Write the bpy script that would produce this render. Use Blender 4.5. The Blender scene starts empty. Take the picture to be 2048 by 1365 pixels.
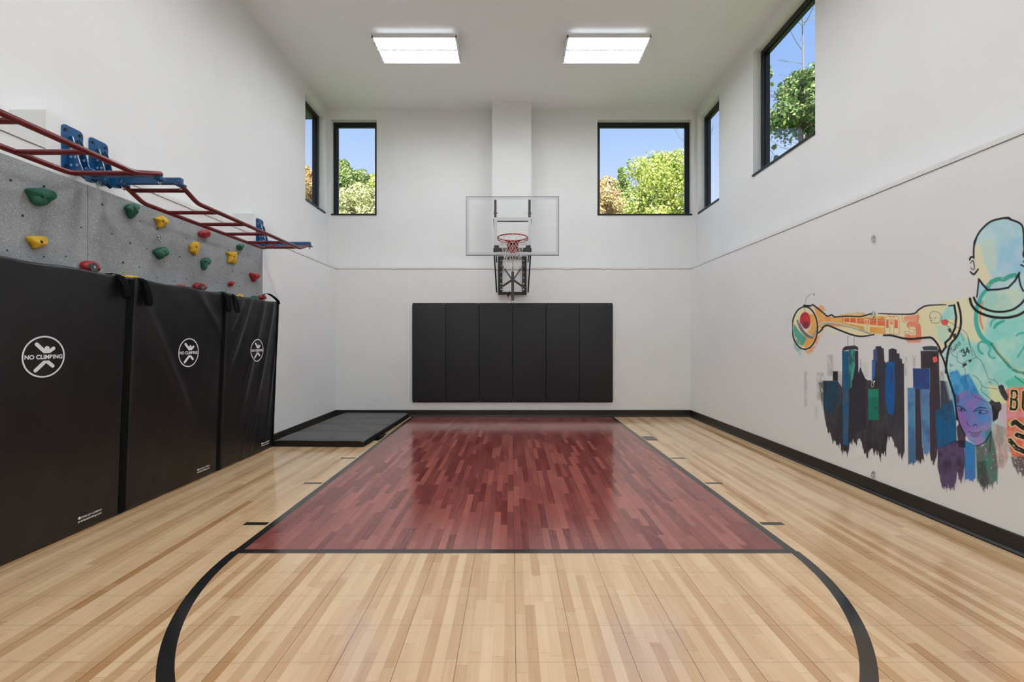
import bpy, bmesh, math, random
import numpy as np
from mathutils import Vector, Matrix
random.seed(7)
SC = bpy.context.scene
COL = SC.collection

# ------------------------------------------------------------------ camera / light / exposure
F, CX, CY, H = 910.0, 1022.5, 684.0, 1.40      # focal length in photo pixels, vanishing point, eye height (m)
cam = bpy.data.cameras.new('camera'); camo = bpy.data.objects.new('camera', cam); COL.objects.link(camo)
cam.sensor_width = 36; cam.sensor_fit = 'HORIZONTAL'; cam.lens = F/2048*36
cam.shift_x = (1024-CX)/2048; cam.shift_y = (CY-682.5)/2048
cam.clip_start = .02; cam.clip_end = 400
camo.location = (0, 0, H); camo.rotation_euler = (math.pi/2, 0, 0)
SC.camera = camo
SC.view_settings.view_transform = 'Standard'; SC.view_settings.look = 'None'
SC.view_settings.gamma = 1; SC.view_settings.use_curve_mapping = False
SC.view_settings.exposure = 0.0
LAMP = 39.5
w = bpy.data.worlds.new('sky'); SC.world = w; w.use_nodes = True
nt = w.node_tree; nt.nodes.clear()
wo = nt.nodes.new('ShaderNodeOutputWorld'); bg = nt.nodes.new('ShaderNodeBackground')
tc = nt.nodes.new('ShaderNodeTexCoord'); sx = nt.nodes.new('ShaderNodeSeparateXYZ'); rp = nt.nodes.new('ShaderNodeValToRGB')
nt.links.new(tc.outputs['Generated'], sx.inputs[0]); nt.links.new(sx.outputs['Z'], rp.inputs[0])
nt.links.new(rp.outputs[0], bg.inputs[0]); nt.links.new(bg.outputs[0], wo.inputs[0])
el = rp.color_ramp.elements
el[0].position = 0.0; el[0].color = (.82, .87, .98, 1)
el[1].position = 1.0; el[1].color = (.10, .25, .70, 1)
e = el.new(.28); e.color = (.60, .71, .98, 1)
e = el.new(.45); e.color = (.34, .52, .95, 1)
e = el.new(.60); e.color = (.24, .47, .92, 1)
bg.inputs[1].default_value = 1.15
sun = bpy.data.lights.new('sun', 'SUN'); suno = bpy.data.objects.new('sun', sun); COL.objects.link(suno)
sun.energy = 13.0; sun.angle = math.radians(.6); sun.color = (1, .95, .85)
suno.rotation_euler = (math.radians(48), 0, math.radians(-3)); suno.location = (0, -10, 20)

# ------------------------------------------------------------------ helpers
ORG = {}
def link(o): COL.objects.link(o); return o
def thing(name, label, cat, loc=(0, 0, 0), group=None, rz=0, local=False):
    o = link(bpy.data.objects.new(name, None)); o.location = loc; o.rotation_euler = (0, 0, rz)
    o.empty_display_size = .05
    o['label'] = label; o['category'] = cat
    if group: o['group'] = group
    ORG[o.name] = Vector((0, 0, 0)) if local else Vector(loc)
    return o
def setlab(o, label, cat=None, group=None):
    o['label'] = label
    if cat: o['category'] = cat
    if group: o['group'] = group
def obj(name, bm, mat, parent=None, smooth=False, label=None, angle=None):
    me = bpy.data.meshes.new(name)
    if isinstance(bm, bmesh.types.BMesh):
        bmesh.ops.recalc_face_normals(bm, faces=bm.faces[:])
        bm.to_mesh(me); bm.free()
    else:
        me = bm
    for m in (mat if isinstance(mat, (list, tuple)) else [mat]): me.materials.append(m)
    o = link(bpy.data.objects.new(name, me))
    if parent is not None:
        org = ORG[parent.name]; me.transform(Matrix.Translation(-org)); o.parent = parent; ORG[o.name] = org
    else:
        vs = np.empty(len(me.vertices)*3); me.vertices.foreach_get('co', vs); vs = vs.reshape(-1, 3)
        org = Vector(((vs[:, 0].min()+vs[:, 0].max())/2, (vs[:, 1].min()+vs[:, 1].max())/2, vs[:, 2].min()))
        me.transform(Matrix.Translation(-org)); o.location = org; ORG[o.name] = org
    if smooth:
        me.polygons.foreach_set('use_smooth', [True]*len(me.polygons))
        if angle: 
            try: me.set_sharp_from_angle(angle=math.radians(angle))
            except Exception: pass
    if label: o['label'] = label
    return o
def struct(name, bm, mat, **k):
    o = obj(name, bm, mat, **k); o['kind'] = 'structure'; return o
def box(bm, x0, x1, y0, y1, z0, z1, bev=0, seg=2):
    r = bmesh.ops.create_cube(bm, size=1)
    for v in r['verts']:
        v.co = ((x0+x1)/2+v.co.x*(x1-x0), (y0+y1)/2+v.co.y*(y1-y0), (z0+z1)/2+v.co.z*(z1-z0))
    if bev:
        es = {e for v in r['verts'] for e in v.link_edges}
        bmesh.ops.bevel(bm, geom=list(es), offset=bev, segments=seg, profile=.5, affect='EDGES')
def tube(bm, pts, r, n=12, closed=False, cap=True):
    pts = [Vector(p) for p in pts]; rings = []
    up = None
    N = len(pts)
    for i, p in enumerate(pts):
        if closed: t = (pts[(i+1) % N]-pts[i-1])
        elif i == 0: t = pts[1]-p
        elif i == N-1: t = p-pts[i-1]
        else: t = (pts[i+1]-p).normalized()+(p-pts[i-1]).normalized()
        t.normalize()
        if up is None:
            up = Vector((0, 0, 1)) if abs(t.z) < .9 else Vector((1, 0, 0))
        a = (up-t*up.dot(t)).normalized(); b = t.cross(a); up = a
        rr = r[i] if isinstance(r, (list, tuple)) else r
        rings.append([bm.verts.new(p+(a*math.cos(2*math.pi*k/n)+b*math.sin(2*math.pi*k/n))*rr) for k in range(n)])
    for i in range(N if closed else N-1):
        A, B = rings[i], rings[(i+1) % N]
        for k in range(n): bm.faces.new((A[k], A[(k+1) % n], B[(k+1) % n], B[k]))
    if cap and not closed:
        bm.faces.new(rings[0][::-1]); bm.faces.new(rings[-1])
def bar(bm, p, q, wx, wy, up=(0, 0, 1)):
    p, q = Vector(p), Vector(q); t = (q-p).normalized(); up = Vector(up)
    a = t.cross(up).normalized(); b = a.cross(t)
    c = [a*sx_*wx/2+b*sy_*wy/2 for sx_, sy_ in ((-1, -1), (1, -1), (1, 1), (-1, 1))]
    A = [bm.verts.new(p+k) for k in c]; B = [bm.verts.new(q+k) for k in c]
    for i in range(4): bm.faces.new((A[i], A[(i+1) % 4], B[(i+1) % 4], B[i]))
    bm.faces.new(A[::-1]); bm.faces.new(B)
def prism(bm, pts, off):
    """extrude a planar polygon (list of 3D points) by the vector off"""
    A = [bm.verts.new(p) for p in pts]; B = [bm.verts.new(Vector(p)+Vector(off)) for p in pts]
    n = len(A)
    for i in range(n): bm.faces.new((A[i], A[(i+1) % n], B[(i+1) % n], B[i]))
    bm.faces.new(A[::-1]); bm.faces.new(B)
def disc(bm, c, nrm, r, h, n=16):
    c = Vector(c); nrm = Vector(nrm).normalized(); tube(bm, [c, c+nrm*h], r, n)
def BM(): return bmesh.new()
def rrect(cx, cy, w_, h_, r, n=4):
    out = []
    for (sx_, sy_, a0) in ((1, 1, 0), (-1, 1, 90), (-1, -1, 180), (1, -1, 270)):
        for i in range(n+1):
            a = math.radians(a0+90*i/n)
            out.append((cx+sx_*(w_/2-r)+r*math.cos(a), cy+sy_*(h_/2-r)+r*math.sin(a)))
    return out
def smooth_path(pts, sub=6, closed=False):
    P = [Vector(p) for p in pts]; n = len(P); out = []
    for i in range(n if closed else n-1):
        if closed: p0, p1, p2, p3 = P[i-1], P[i], P[(i+1) % n], P[(i+2) % n]
        else: p0, p1, p2, p3 = P[max(i-1, 0)], P[i], P[i+1], P[min(i+2, n-1)]
        for k in range(sub):
            t = k/sub
            out.append(.5*((2*p1)+(p2-p0)*t+(2*p0-5*p1+4*p2-p3)*t*t+(3*p1-p0-3*p2+p3)*t**3))
    if not closed: out.append(P[-1])
    return out

# ------------------------------------------------------------------ materials
def mat(name, col, rough=.5, metal=0, spec=.5, **k):
    m = bpy.data.materials.new(name); m.use_nodes = True
    b = m.node_tree.nodes['Principled BSDF']
    b.inputs['Base Color'].default_value = (*col, 1); b.inputs['Roughness'].default_value = rough
    b.inputs['Metallic'].default_value = metal; b.inputs['Specular IOR Level'].default_value = spec
    for kk, v in k.items(): b.inputs[kk].default_value = v
    return m
def bump(m, scale, strength, dist=.002, detail=2, stretch=None, kind='noise'):
    nt = m.node_tree; b = nt.nodes['Principled BSDF']
    g = nt.nodes.new('ShaderNodeNewGeometry'); mp = nt.nodes.new('ShaderNodeMapping')
    if stretch: mp.inputs['Scale'].default_value = stretch
    nz = nt.nodes.new('ShaderNodeTexNoise'); nz.inputs['Scale'].default_value = scale; nz.inputs['Detail'].default_value = detail
    bp = nt.nodes.new('ShaderNodeBump'); bp.inputs['Strength'].default_value = strength; bp.inputs['Distance'].default_value = dist
    nt.links.new(g.outputs['Position'], mp.inputs[0]); nt.links.new(mp.outputs[0], nz.inputs['Vector'])
    nt.links.new(nz.outputs['Fac'], bp.inputs['Height']); nt.links.new(bp.outputs[0], b.inputs['Normal'])
    return nz
def mottle(m, c0, c1, scale, lo=.4, hi=.6, detail=3):
    nt = m.node_tree; b = nt.nodes['Principled BSDF']
    g = nt.nodes.new('ShaderNodeNewGeometry'); nz = nt.nodes.new('ShaderNodeTexNoise')
    nz.inputs['Scale'].default_value = scale; nz.inputs['Detail'].default_value = detail
    r = nt.nodes.new('ShaderNodeValToRGB'); r.color_ramp.elements[0].color = (*c0, 1); r.color_ramp.elements[1].color = (*c1, 1)
    r.color_ramp.elements[0].position = lo; r.color_ramp.elements[1].position = hi
    nt.links.new(g.outputs['Position'], nz.inputs['Vector']); nt.links.new(nz.outputs['Fac'], r.inputs[0])
    nt.links.new(r.outputs[0], b.inputs['Base Color'])
WALLC = (.797, .802, .793)
M_wall = mat('wall_paint', WALLC, .62, spec=.3); mottle(M_wall, (.787, .792, .783), (.807, .812, .803), 1.3); bump(M_wall, 160, .25, .001)
M_ceil = mat('ceiling_paint', (.885, .895, .895), .7, spec=.2); bump(M_ceil, 120, .2, .001)
M_trim = mat('ledge_trim', (.74, .735, .72), .5)
M_black = mat('black_rubber', (.012, .011, .0105), .42)
M_frame = mat('black_window_frame', (.005, .006, .008), .45)
M_vinyl = mat('black_vinyl', (.0055, .0053, .0055), .36); bump(M_vinyl, 220, .15, .0008)
M_pad = mat('black_pad_vinyl', (.021, .021, .023), .55, spec=.35); bump(M_pad, 300, .25, .0006)
M_matsheen = mat('mat_top_sheen', (.058, .059, .057), .38); bump(M_matsheen, 250, .2, .0008)  # black vinyl lifted to grey, putting the top's sheen into the colour
M_web = mat('black_webbing', (.008, .008, .008), .85, spec=.2); bump(M_web, 600, .4, .0008)
M_print = mat('white_print', (.84, .85, .90), .6)
M_steelblk = mat('black_powder_coat', (.012, .012, .012), .35)
M_dkgrey = mat('grey_steel', (.05, .052, .05), .4)
M_alu = mat('aluminium', (.32, .33, .34), .35, metal=.8)
M_chrome = mat('zinc_steel', (.55, .56, .57), .25, metal=1)
M_redsteel = mat('red_powder_coat', (.135, .006, .010), .25, spec=.5)
M_rimred = mat('rim_orange_red', (.40, .010, .007), .35)
M_blue = mat('blue_powder_coat', (.004, .075, .22), .3)
M_boss = mat('pale_blue_hole_edge', (.25, .38, .62), .5)
M_paintw = mat('white_backboard_paint', (.60, .61, .65), .5)
M_net = mat('white_net_cord', (.62, .61, .58), .8)
M_house = mat('white_fixture_metal', (.75, .75, .74), .4)
M_spine = mat('grey_fixture_spine', (.30, .30, .30), .5)
M_hg = mat('hold_green', (.004, .105, .060), .5); bump(M_hg, 260, .35, .0012)
M_hy = mat('hold_yellow', (.66, .40, .012), .5); bump(M_hy, 260, .35, .0012)
M_hr = mat('hold_red', (.33, .008, .014), .45); bump(M_hr, 260, .35, .0012)
M_hole = mat('dark_bolt_hole', (.02, .018, .016), .6)
M_greydisc = mat('dark_grey_disc', (.06, .06, .065), .4)
M_bark = mat('tree_bark', (.16, .12, .09), .9); bump(M_bark, 8, .5, .02)
M_bark2 = mat('pale_branch_bark', (.20, .19, .20), .8)
M_soffit = mat('dark_soffit', (.03, .03, .032), .6)
M_grass = mat('lawn', (.10, .16, .04), .9); mottle(M_grass, (.07, .12, .03), (.14, .2, .06), .6)
def emis(name, col, s):
    m = bpy.data.materials.new(name); m.use_nodes = True; nt = m.node_tree; nt.nodes.clear()
    o = nt.nodes.new('ShaderNodeOutputMaterial'); e = nt.nodes.new('ShaderNodeEmission')
    e.inputs[0].default_value = (*col, 1); e.inputs[1].default_value = s; nt.links.new(e.outputs[0], o.inputs[0]); return m
M_lamp = emis('lit_led_lens', (.955, .995, 1.04), LAMP)
M_uplamp = emis('lit_uplight_slot', (.955, .995, 1.04), 1.5)
def glass(name, tint, ior=1.5, gl=1.0):
    m = bpy.data.materials.new(name); m.use_nodes = True; nt = m.node_tree; nt.nodes.clear()
    o = nt.nodes.new('ShaderNodeOutputMaterial'); mx = nt.nodes.new('ShaderNodeMixShader')
    t = nt.nodes.new('ShaderNodeBsdfTransparent'); g = nt.nodes.new('ShaderNodeBsdfGlossy'); f = nt.nodes.new('ShaderNodeFresnel')
    t.inputs[0].default_value = (*tint, 1); g.inputs['Roughness'].default_value = .01; f.inputs[0].default_value = ior
    ge = nt.nodes.new('ShaderNodeNewGeometry'); a = nt.nodes.new('ShaderNodeMath'); a.operation = 'SUBTRACT'; a.inputs[0].default_value = 1
    b = nt.nodes.new('ShaderNodeMath'); b.operation = 'MULTIPLY'; nt.links.new(ge.outputs['Backfacing'], a.inputs[1]); nt.links.new(a.outputs[0], b.inputs[0]); nt.links.new(f.outputs[0], b.inputs[1])
    nt.links.new(b.outputs[0], mx.inputs[0]); nt.links.new(t.outputs[0], mx.inputs[1]); nt.links.new(g.outputs[0], mx.inputs[2])
    nt.links.new(mx.outputs[0], o.inputs[0]); return m
M_glass = glass('window_glass', (.97, .985, .98)); M_bbglass = glass('backboard_glass', (.975, .985, .98), 1.14)

class NX:                                          # small maths-node writer
    def __init__(s, nt): s.nt = nt
    def m(s, op, a, b=0.0, c=None, clamp=False):
        n = s.nt.nodes.new('ShaderNodeMath'); n.operation = op; n.use_clamp = clamp
        for i, v in enumerate((a, b) if c is None else (a, b, c)):
            if isinstance(v, (int, float)): n.inputs[i].default_value = v
            else: s.nt.links.new(v, n.inputs[i])
        return n.outputs[0]
    def mixc(s, f, a, b):
        n = s.nt.nodes.new('ShaderNodeMix'); n.data_type = 'RGBA'
        for i, v in ((0, f), (6, a), (7, b)):
            if isinstance(v, (int, float)): n.inputs[i].default_value = v
            elif isinstance(v, tuple): n.inputs[i].default_value = (*v, 1)
            else: s.nt.links.new(v, n.inputs[i])
        return n.outputs[2]
    def comb(s, x, y, z=0.0):
        n = s.nt.nodes.new('ShaderNodeCombineXYZ')
        for i, v in enumerate((x, y, z)):
            if isinstance(v, (int, float)): n.inputs[i].default_value = v
            else: s.nt.links.new(v, n.inputs[i])
        return n.outputs[0]
    def white(s, vec):
        n = s.nt.nodes.new('ShaderNodeTexWhiteNoise'); n.noise_dimensions = '3D'; s.nt.links.new(vec, n.inputs['Vector']); return n.outputs['Value']
    def noise(s, vec, sc, det=2):
        n = s.nt.nodes.new('ShaderNodeTexNoise'); n.inputs['Scale'].default_value = sc; n.inputs['Detail'].default_value = det
        s.nt.links.new(vec, n.inputs['Vector']); return n.outputs['Fac']

def floor_material():
    m = mat('sport_court_tiles', (.5, .4, .3), .2); nt = m.node_tree; b = nt.nodes['Principled BSDF']; X = NX(nt)
    g = nt.nodes.new('ShaderNodeNewGeometry'); s = nt.nodes.new('ShaderNodeSeparateXYZ'); nt.links.new(g.outputs['Position'], s.inputs[0])
    x, y = s.outputs['X'], s.outputs['Y']
    T = .259
    u = X.m('DIVIDE', X.m('SUBTRACT', x, .02-20*T), T); v = X.m('DIVIDE', X.m('SUBTRACT', y, 1.986-40*T), T)
    def line(q, wd):                                # 1 close to a whole number
        fr = X.m('FRACT', q); d = X.m('MINIMUM', fr, X.m('SUBTRACT', 1.0, fr)); return X.m('LESS_THAN', d, wd)
    seam_u = line(u, .0055); seam_v = line(v, .0045)
    st = X.m('MULTIPLY', u, 5.0); sid = X.m('FLOOR', st)
    r1 = X.white(X.comb(sid, 3.3))
    sv = X.m('ADD', X.m('MULTIPLY', v, .62), X.m('MULTIPLY', r1, 9.0)); seg = X.m('FLOOR', sv)
    rr = X.white(X.comb(sid, seg, 1.7))
    sv2 = X.m('FLOOR', X.m('ADD', X.m('MULTIPLY', v, .16), X.m('MULTIPLY', r1, 5.0)))
    rl = X.white(X.comb(sid, sv2, 8.1))             # long runs of darker boards
    gr = X.noise(X.comb(X.m('MULTIPLY', x, 90.0), X.m('MULTIPLY', y, 3.0), rr), 1.0, 4)
    gr2 = X.noise(X.comb(X.m('MULTIPLY', x, 14.0), X.m('MULTIPLY', y, 1.6), X.m('MULTIPLY', rr, 9.0)), 1.0, 3)
    stl = line(st, .012); segl = X.m('MULTIPLY', line(sv, .006), .8)
    # maple
    tid = X.m('FLOOR', X.m('ADD', u, .5)); du = X.m('ABSOLUTE', X.m('SUBTRACT', u, tid))       # boards that meet at a tile joint
    edge = X.m('MULTIPLY', X.m('LESS_THAN', du, .2), X.m('ADD', .25, X.m('MULTIPLY', X.white(X.comb(tid, X.m('FLOOR', X.m('ADD', X.m('MULTIPLY', v, .33), X.m('MULTIPLY', tid, .37))), 2.2)), .55)))
    t = X.m('ADD', X.m('MULTIPLY', X.m('POWER', rl, 4.0), .55), X.m('MULTIPLY', rr, .20)); t = X.m('ADD', t, X.m('MULTIPLY', edge, .55))
    t = X.m('ADD', t, X.m('MULTIPLY', X.m('SUBTRACT', gr2, .5), .42)); t = X.m('ADD', t, X.m('MULTIPLY', X.m('SUBTRACT', gr, .5), .45), clamp=True)
    wood = X.mixc(t, (.78, .555, .335), (.46, .235, .092))
    wood = X.mixc(X.m('MULTIPLY', stl, .22), wood, (.22, .12, .05))
    wood = X.mixc(X.m('MULTIPLY', segl, .25), wood, (.2, .1, .04))
    # stained key
    tr = X.m('ADD', X.m('MULTIPLY', X.white(X.comb(sid, X.m('FLOOR', X.m('ADD', X.m('MULTIPLY', v, .5), X.m('MULTIPLY', r1, 9.0))), 4.0)), .80), X.m('MULTIPLY', X.m('SUBTRACT', gr, .35), .40))
    tr = X.m('ADD', tr, X.m('MULTIPLY', X.m('SUBTRACT', gr2, .5), .35), clamp=True)
    red = X.mixc(tr, (.155, .022, .023), (.41, .125, .098))
    def rect(x0, x1, y0, y1):
        a = X.m('MULTIPLY', X.m('GREATER_THAN', x, x0), X.m('LESS_THAN', x, x1))
        return X.m('MULTIPLY', a, X.m('MULTIPLY', X.m('GREATER_THAN', y, y0), X.m('LESS_THAN', y, y1)))
    key = rect(-1.825, 1.87, 3.03, 20)
    ccx, ccy = .025, 3.04
    dx = X.m('SUBTRACT', x, ccx); dy = X.m('SUBTRACT', y, ccy)
    rad = X.m('SQRT', X.m('ADD', X.m('MULTIPLY', dx, dx), X.m('MULTIPLY', dy, dy)))
    ring = X.m('MULTIPLY', X.m('MULTIPLY', X.m('GREATER_THAN', rad, 1.828), X.m('LESS_THAN', rad, 1.892)), X.m('LESS_THAN', y, 3.04))
    blk = ring
    for r_ in [(-1.855, -1.798, 3.01, 20), (1.845, 1.905, 3.01, 20), (-1.84, 1.89, 3.008, 3.068)] + \
        [q for (a, b_) in ((6.44, 6.74), (5.447, 5.495), (4.475, 4.525), (3.472, 3.527)) for q in ((1.918, 2.09, a, b_), (-2.05, -1.872, a, b_))]:
        blk = X.m('MAXIMUM', blk, rect(*r_))
    c = X.mixc(key, wood, red)
    c = X.mixc(blk, c, (.013, .0125, .0125))
    c = X.mixc(X.m('MULTIPLY', seam_u, .80), c, (.045, .025, .015))
    c = X.mixc(X.m('MULTIPLY', seam_v, .45), c, (.07, .035, .02))
    nt.links.new(c, b.inputs['Base Color'])
    ro = X.m('ADD', .115, X.m('MULTIPLY', X.noise(X.comb(x, y), 3.0, 2), .05)); nt.links.new(ro, b.inputs['Roughness'])
    b.inputs['IOR'].default_value = 1.86
    bp = nt.nodes.new('ShaderNodeBump'); bp.inputs['Strength'].default_value = .25; bp.inputs['Distance'].default_value = .0006
    hh = X.m('SUBTRACT', X.noise(X.comb(X.m('ADD', x, y), X.m('SUBTRACT', x, y)), 130.0, 1), X.m('MULTIPLY', X.m('MAXIMUM', seam_u, seam_v), .8))
    nt.links.new(hh, bp.inputs['Height']); nt.links.new(bp.outputs[0], b.inputs['Normal'])
    return m
M_floor = floor_material()

def climb_material():
    m = mat('speckled_grey_panel', (.3, .32, .33), .55); nt = m.node_tree; b = nt.nodes['Principled BSDF']; X = NX(nt)
    g = nt.nodes.new('ShaderNodeNewGeometry'); P = g.outputs['Position']
    n1 = X.noise(P, 3.0, 4); n2 = X.noise(P, 230.0, 2); n3 = X.noise(P, 150.0, 3)
    c = X.mixc(X.m('MULTIPLY', X.m('SUBTRACT', n1, .3), 1.4, clamp=True), (.23, .25, .262), (.39, .42, .435))
    c = X.mixc(X.m('MULTIPLY', X.m('SUBTRACT', n2, .62), 14.0, clamp=True), c, (.80, .82, .82))
    c = X.mixc(X.m('MULTIPLY', X.m('SUBTRACT', .40, n3), 9.0, clamp=True), c, (.14, .15, .16))
    nt.links.new(c, b.inputs['Base Color'])
    bp = nt.nodes.new('ShaderNodeBump'); bp.inputs['Strength'].default_value = .6; bp.inputs['Distance'].default_value = .01
    hh = X.m('ADD', X.m('MULTIPLY', X.noise(P, 5.0, 3), 1.6), X.m('MULTIPLY', n3, .12)); nt.links.new(hh, bp.inputs['Height']); nt.links.new(bp.outputs[0], b.inputs['Normal'])
    return m
M_climb = climb_material()

def leaf_material(name, cols, trans=.35):
    m = bpy.data.materials.new(name); m.use_nodes = True; nt = m.node_tree; nt.nodes.clear()
    o = nt.nodes.new('ShaderNodeOutputMaterial'); mx = nt.nodes.new('ShaderNodeMixShader'); mx.inputs[0].default_value = trans
    d = nt.nodes.new('ShaderNodeBsdfPrincipled'); t = nt.nodes.new('ShaderNodeBsdfTranslucent'); d.inputs['Roughness'].default_value = .45
    g = nt.nodes.new('ShaderNodeNewGeometry'); r = nt.nodes.new('ShaderNodeValToRGB'); r.color_ramp.interpolation = 'LINEAR'
    e = r.color_ramp.elements; e[0].color = (*cols[0], 1); e[1].color = (*cols[-1], 1)
    for i, c in enumerate(cols[1:-1]): k = e.new((i+1)/(len(cols)-1)); k.color = (*c, 1)
    nt.links.new(g.outputs['Random Per Island'], r.inputs[0]); nt.links.new(r.outputs[0], d.inputs['Base Color']); nt.links.new(r.outputs[0], t.inputs[0])
    nt.links.new(d.outputs[0], mx.inputs[1]); nt.links.new(t.outputs[0], mx.inputs[2]); nt.links.new(mx.outputs[0], o.inputs[0])
    return m
M_leaf_yg = leaf_material('yellow_green_leaves', [(.22, .34, .05), (.42, .52, .10), (.66, .68, .20), (.75, .68, .36)])
M_leaf_g = leaf_material('green_leaves', [(.10, .20, .05), (.24, .36, .10), (.42, .50, .18), (.60, .58, .34)])
M_leaf_or = leaf_material('autumn_leaves', [(.55, .20, .10), (.70, .42, .18), (.50, .52, .16), (.76, .58, .42)])
M_leaf_pink = leaf_material('pinkish_leaves', [(.62, .36, .22), (.72, .56, .36), (.55, .56, .22), (.82, .66, .54)])
M_leaf_pale = leaf_material('pale_leaves', [(.25, .34, .12), (.50, .52, .22), (.68, .64, .38), (.80, .74, .56)])
M_leaf_dk = leaf_material('dark_green_leaves', [(.03, .08, .02), (.09, .18, .05), (.24, .36, .10), (.55, .60, .26)])

# ------------------------------------------------------------------ the room (metres; camera at the origin, looking along +Y)
XL, XR, YB = -3.275, 3.345, 8.49          # lower wall faces
UL, UR, YU = -3.53, 3.56, 8.74            # upper wall faces, set back behind the ledge
ZT, ZC, YF = 2.755, 5.87, -4.2            # ledge height, ceiling height, rear wall
TH = .222                                 # thickness of the upper walls
bm = BM(); box(bm, UL-TH, UR+TH, YF-.2, YU+TH, -.2, 0); struct('floor', bm, M_floor)
bm = BM(); box(bm, UL-TH, UR+TH, YF-.2, YU+TH, ZC, ZC+.25); struct('ceiling', bm, M_ceil)
def holed(bm, axis, f0, f1, a0, a1, z0, z1, holes):
    """a slab between f0 and f1 on its axis, spanning a0..a1 and z0..z1, with rectangular holes (a0,a1,z0,z1)"""
    As = sorted({a0, a1, *[h for q in holes for h in q[:2]]}); Zs = sorted({z0, z1, *[h for q in holes for h in q[2:]]})
    V = {}
    def vert(i, j, s):
        k = (i, j, s)
        if k not in V:
            f = f1 if s else f0
            V[k] = bm.verts.new((f, As[i], Zs[j]) if axis == 'x' else (As[i], f, Zs[j]))
        return V[k]
    def solid(i, j):
        if not (0 <= i < len(As)-1 and 0 <= j < len(Zs)-1): return False
        ca, cz = (As[i]+As[i+1])/2, (Zs[j]+Zs[j+1])/2
        return not any(h[0] < ca < h[1] and h[2] < cz < h[3] for h in holes)
    for i in range(len(As)-1):
        for j in range(len(Zs)-1):
            if not solid(i, j): continue
            for s in (0, 1): bm.faces.new([vert(i, j, s), vert(i+1, j, s), vert(i+1, j+1, s), vert(i, j+1, s)])
            for (di, dj, p, q) in ((-1, 0, (i, j), (i, j+1)), (1, 0, (i+1, j), (i+1, j+1)), (0, -1, (i, j), (i+1, j)), (0, 1, (i, j+1), (i+1, j+1))):
                if not solid(i+di, j+dj): bm.faces.new([vert(*p, 0), vert(*q, 0), vert(*q, 1), vert(*p, 1)])
WZ0, WZ1 = 3.83, 5.67
win_L = [(7.80, 8.62, WZ0, WZ1)]
win_R = [(7.79, 8.66, WZ0, WZ1), (5.33, 6.70, WZ0, WZ1)]
win_B = [(-3.46, -2.585, WZ0, WZ1), (1.655, 3.47, WZ0, WZ1)]
bm = BM(); holed(bm, 'x', UL-TH, UL, YF, YU+TH, ZT+.04, ZC, win_L); box(bm, UL-TH, XL, YF, YU, 0, ZT)
for a, b in ((3.20, 3.82), (5.79, 6.42)): box(bm, UL-.02, XL+.001, a, b, ZT-.001, 3.035)
struct('wall_left', bm, M_wall)
bm = BM(); holed(bm, 'x', UR, UR+TH, YF, YU+TH, ZT+.04, ZC, win_R); box(bm, XR, UR+TH, YF, YU, 0, ZT); struct('wall_right', bm, M_wall)
bm = BM(); holed(bm, 'y', YU, YU+TH, UL, UR, ZT+.04, ZC, win_B); box(bm, XL, XR, YB, YU+TH, 0, ZT)
box(bm, -.358, .372, 8.472, YU+.05, ZT, ZC); struct('wall_back', bm, M_wall)
bm = BM(); box(bm, UL, UR, YF-.2, YF, 0, ZC); struct('wall_front', bm, M_wall)
e_ = .004
def trimseg(bm, *b): box(bm, *b, bev=.004)
bm = BM()
for a, b in ((YF, 3.198), (3.822, 5.788), (6.422, YB)): box(bm, UL-.01, XL+.008, a, b, ZT+.004, ZT+.04)
struct('trim_1', bm, M_trim)
bm = BM(); box(bm, XR-.008, UR+.01, YF, YB, ZT+.004, ZT+.04); struct('trim_2', bm, M_trim)
bm = BM(); box(bm, UL, -.36, YB-.008, YU+.01, ZT+.004, ZT+.04); box(bm, .374, UR, YB-.008, YU+.01, ZT+.004, ZT+.04); struct('trim_3', bm, M_trim)
def cove(bm, a, b, inward):
    """rubber cove base along the wall foot from a to b (xy), profile leaning into the room"""
    prof = [(0, 0), (0, .128), (.006, .128), (.010, .122), (.011, .04), (.016, .022), (.030, .010), (.032, 0)]
    A = Vector((*a, 0)); B = Vector((*b, 0)); n = Vector((*inward, 0))
    prism(bm, [A+n*p+Vector((0, 0, q)) for p, q in prof], B-A)
bm = BM(); cove(bm, (XL, YF), (XL, YB), (1, 0)); struct('baseboard_left', bm, M_black)
bm = BM(); cove(bm, (XR, YF), (XR, YB), (-1, 0)); struct('baseboard_right', bm, M_black)
bm = BM(); cove(bm, (XL, YB), (XR, YB), (0, -1)); struct('baseboard_back', bm, M_black)

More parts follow.
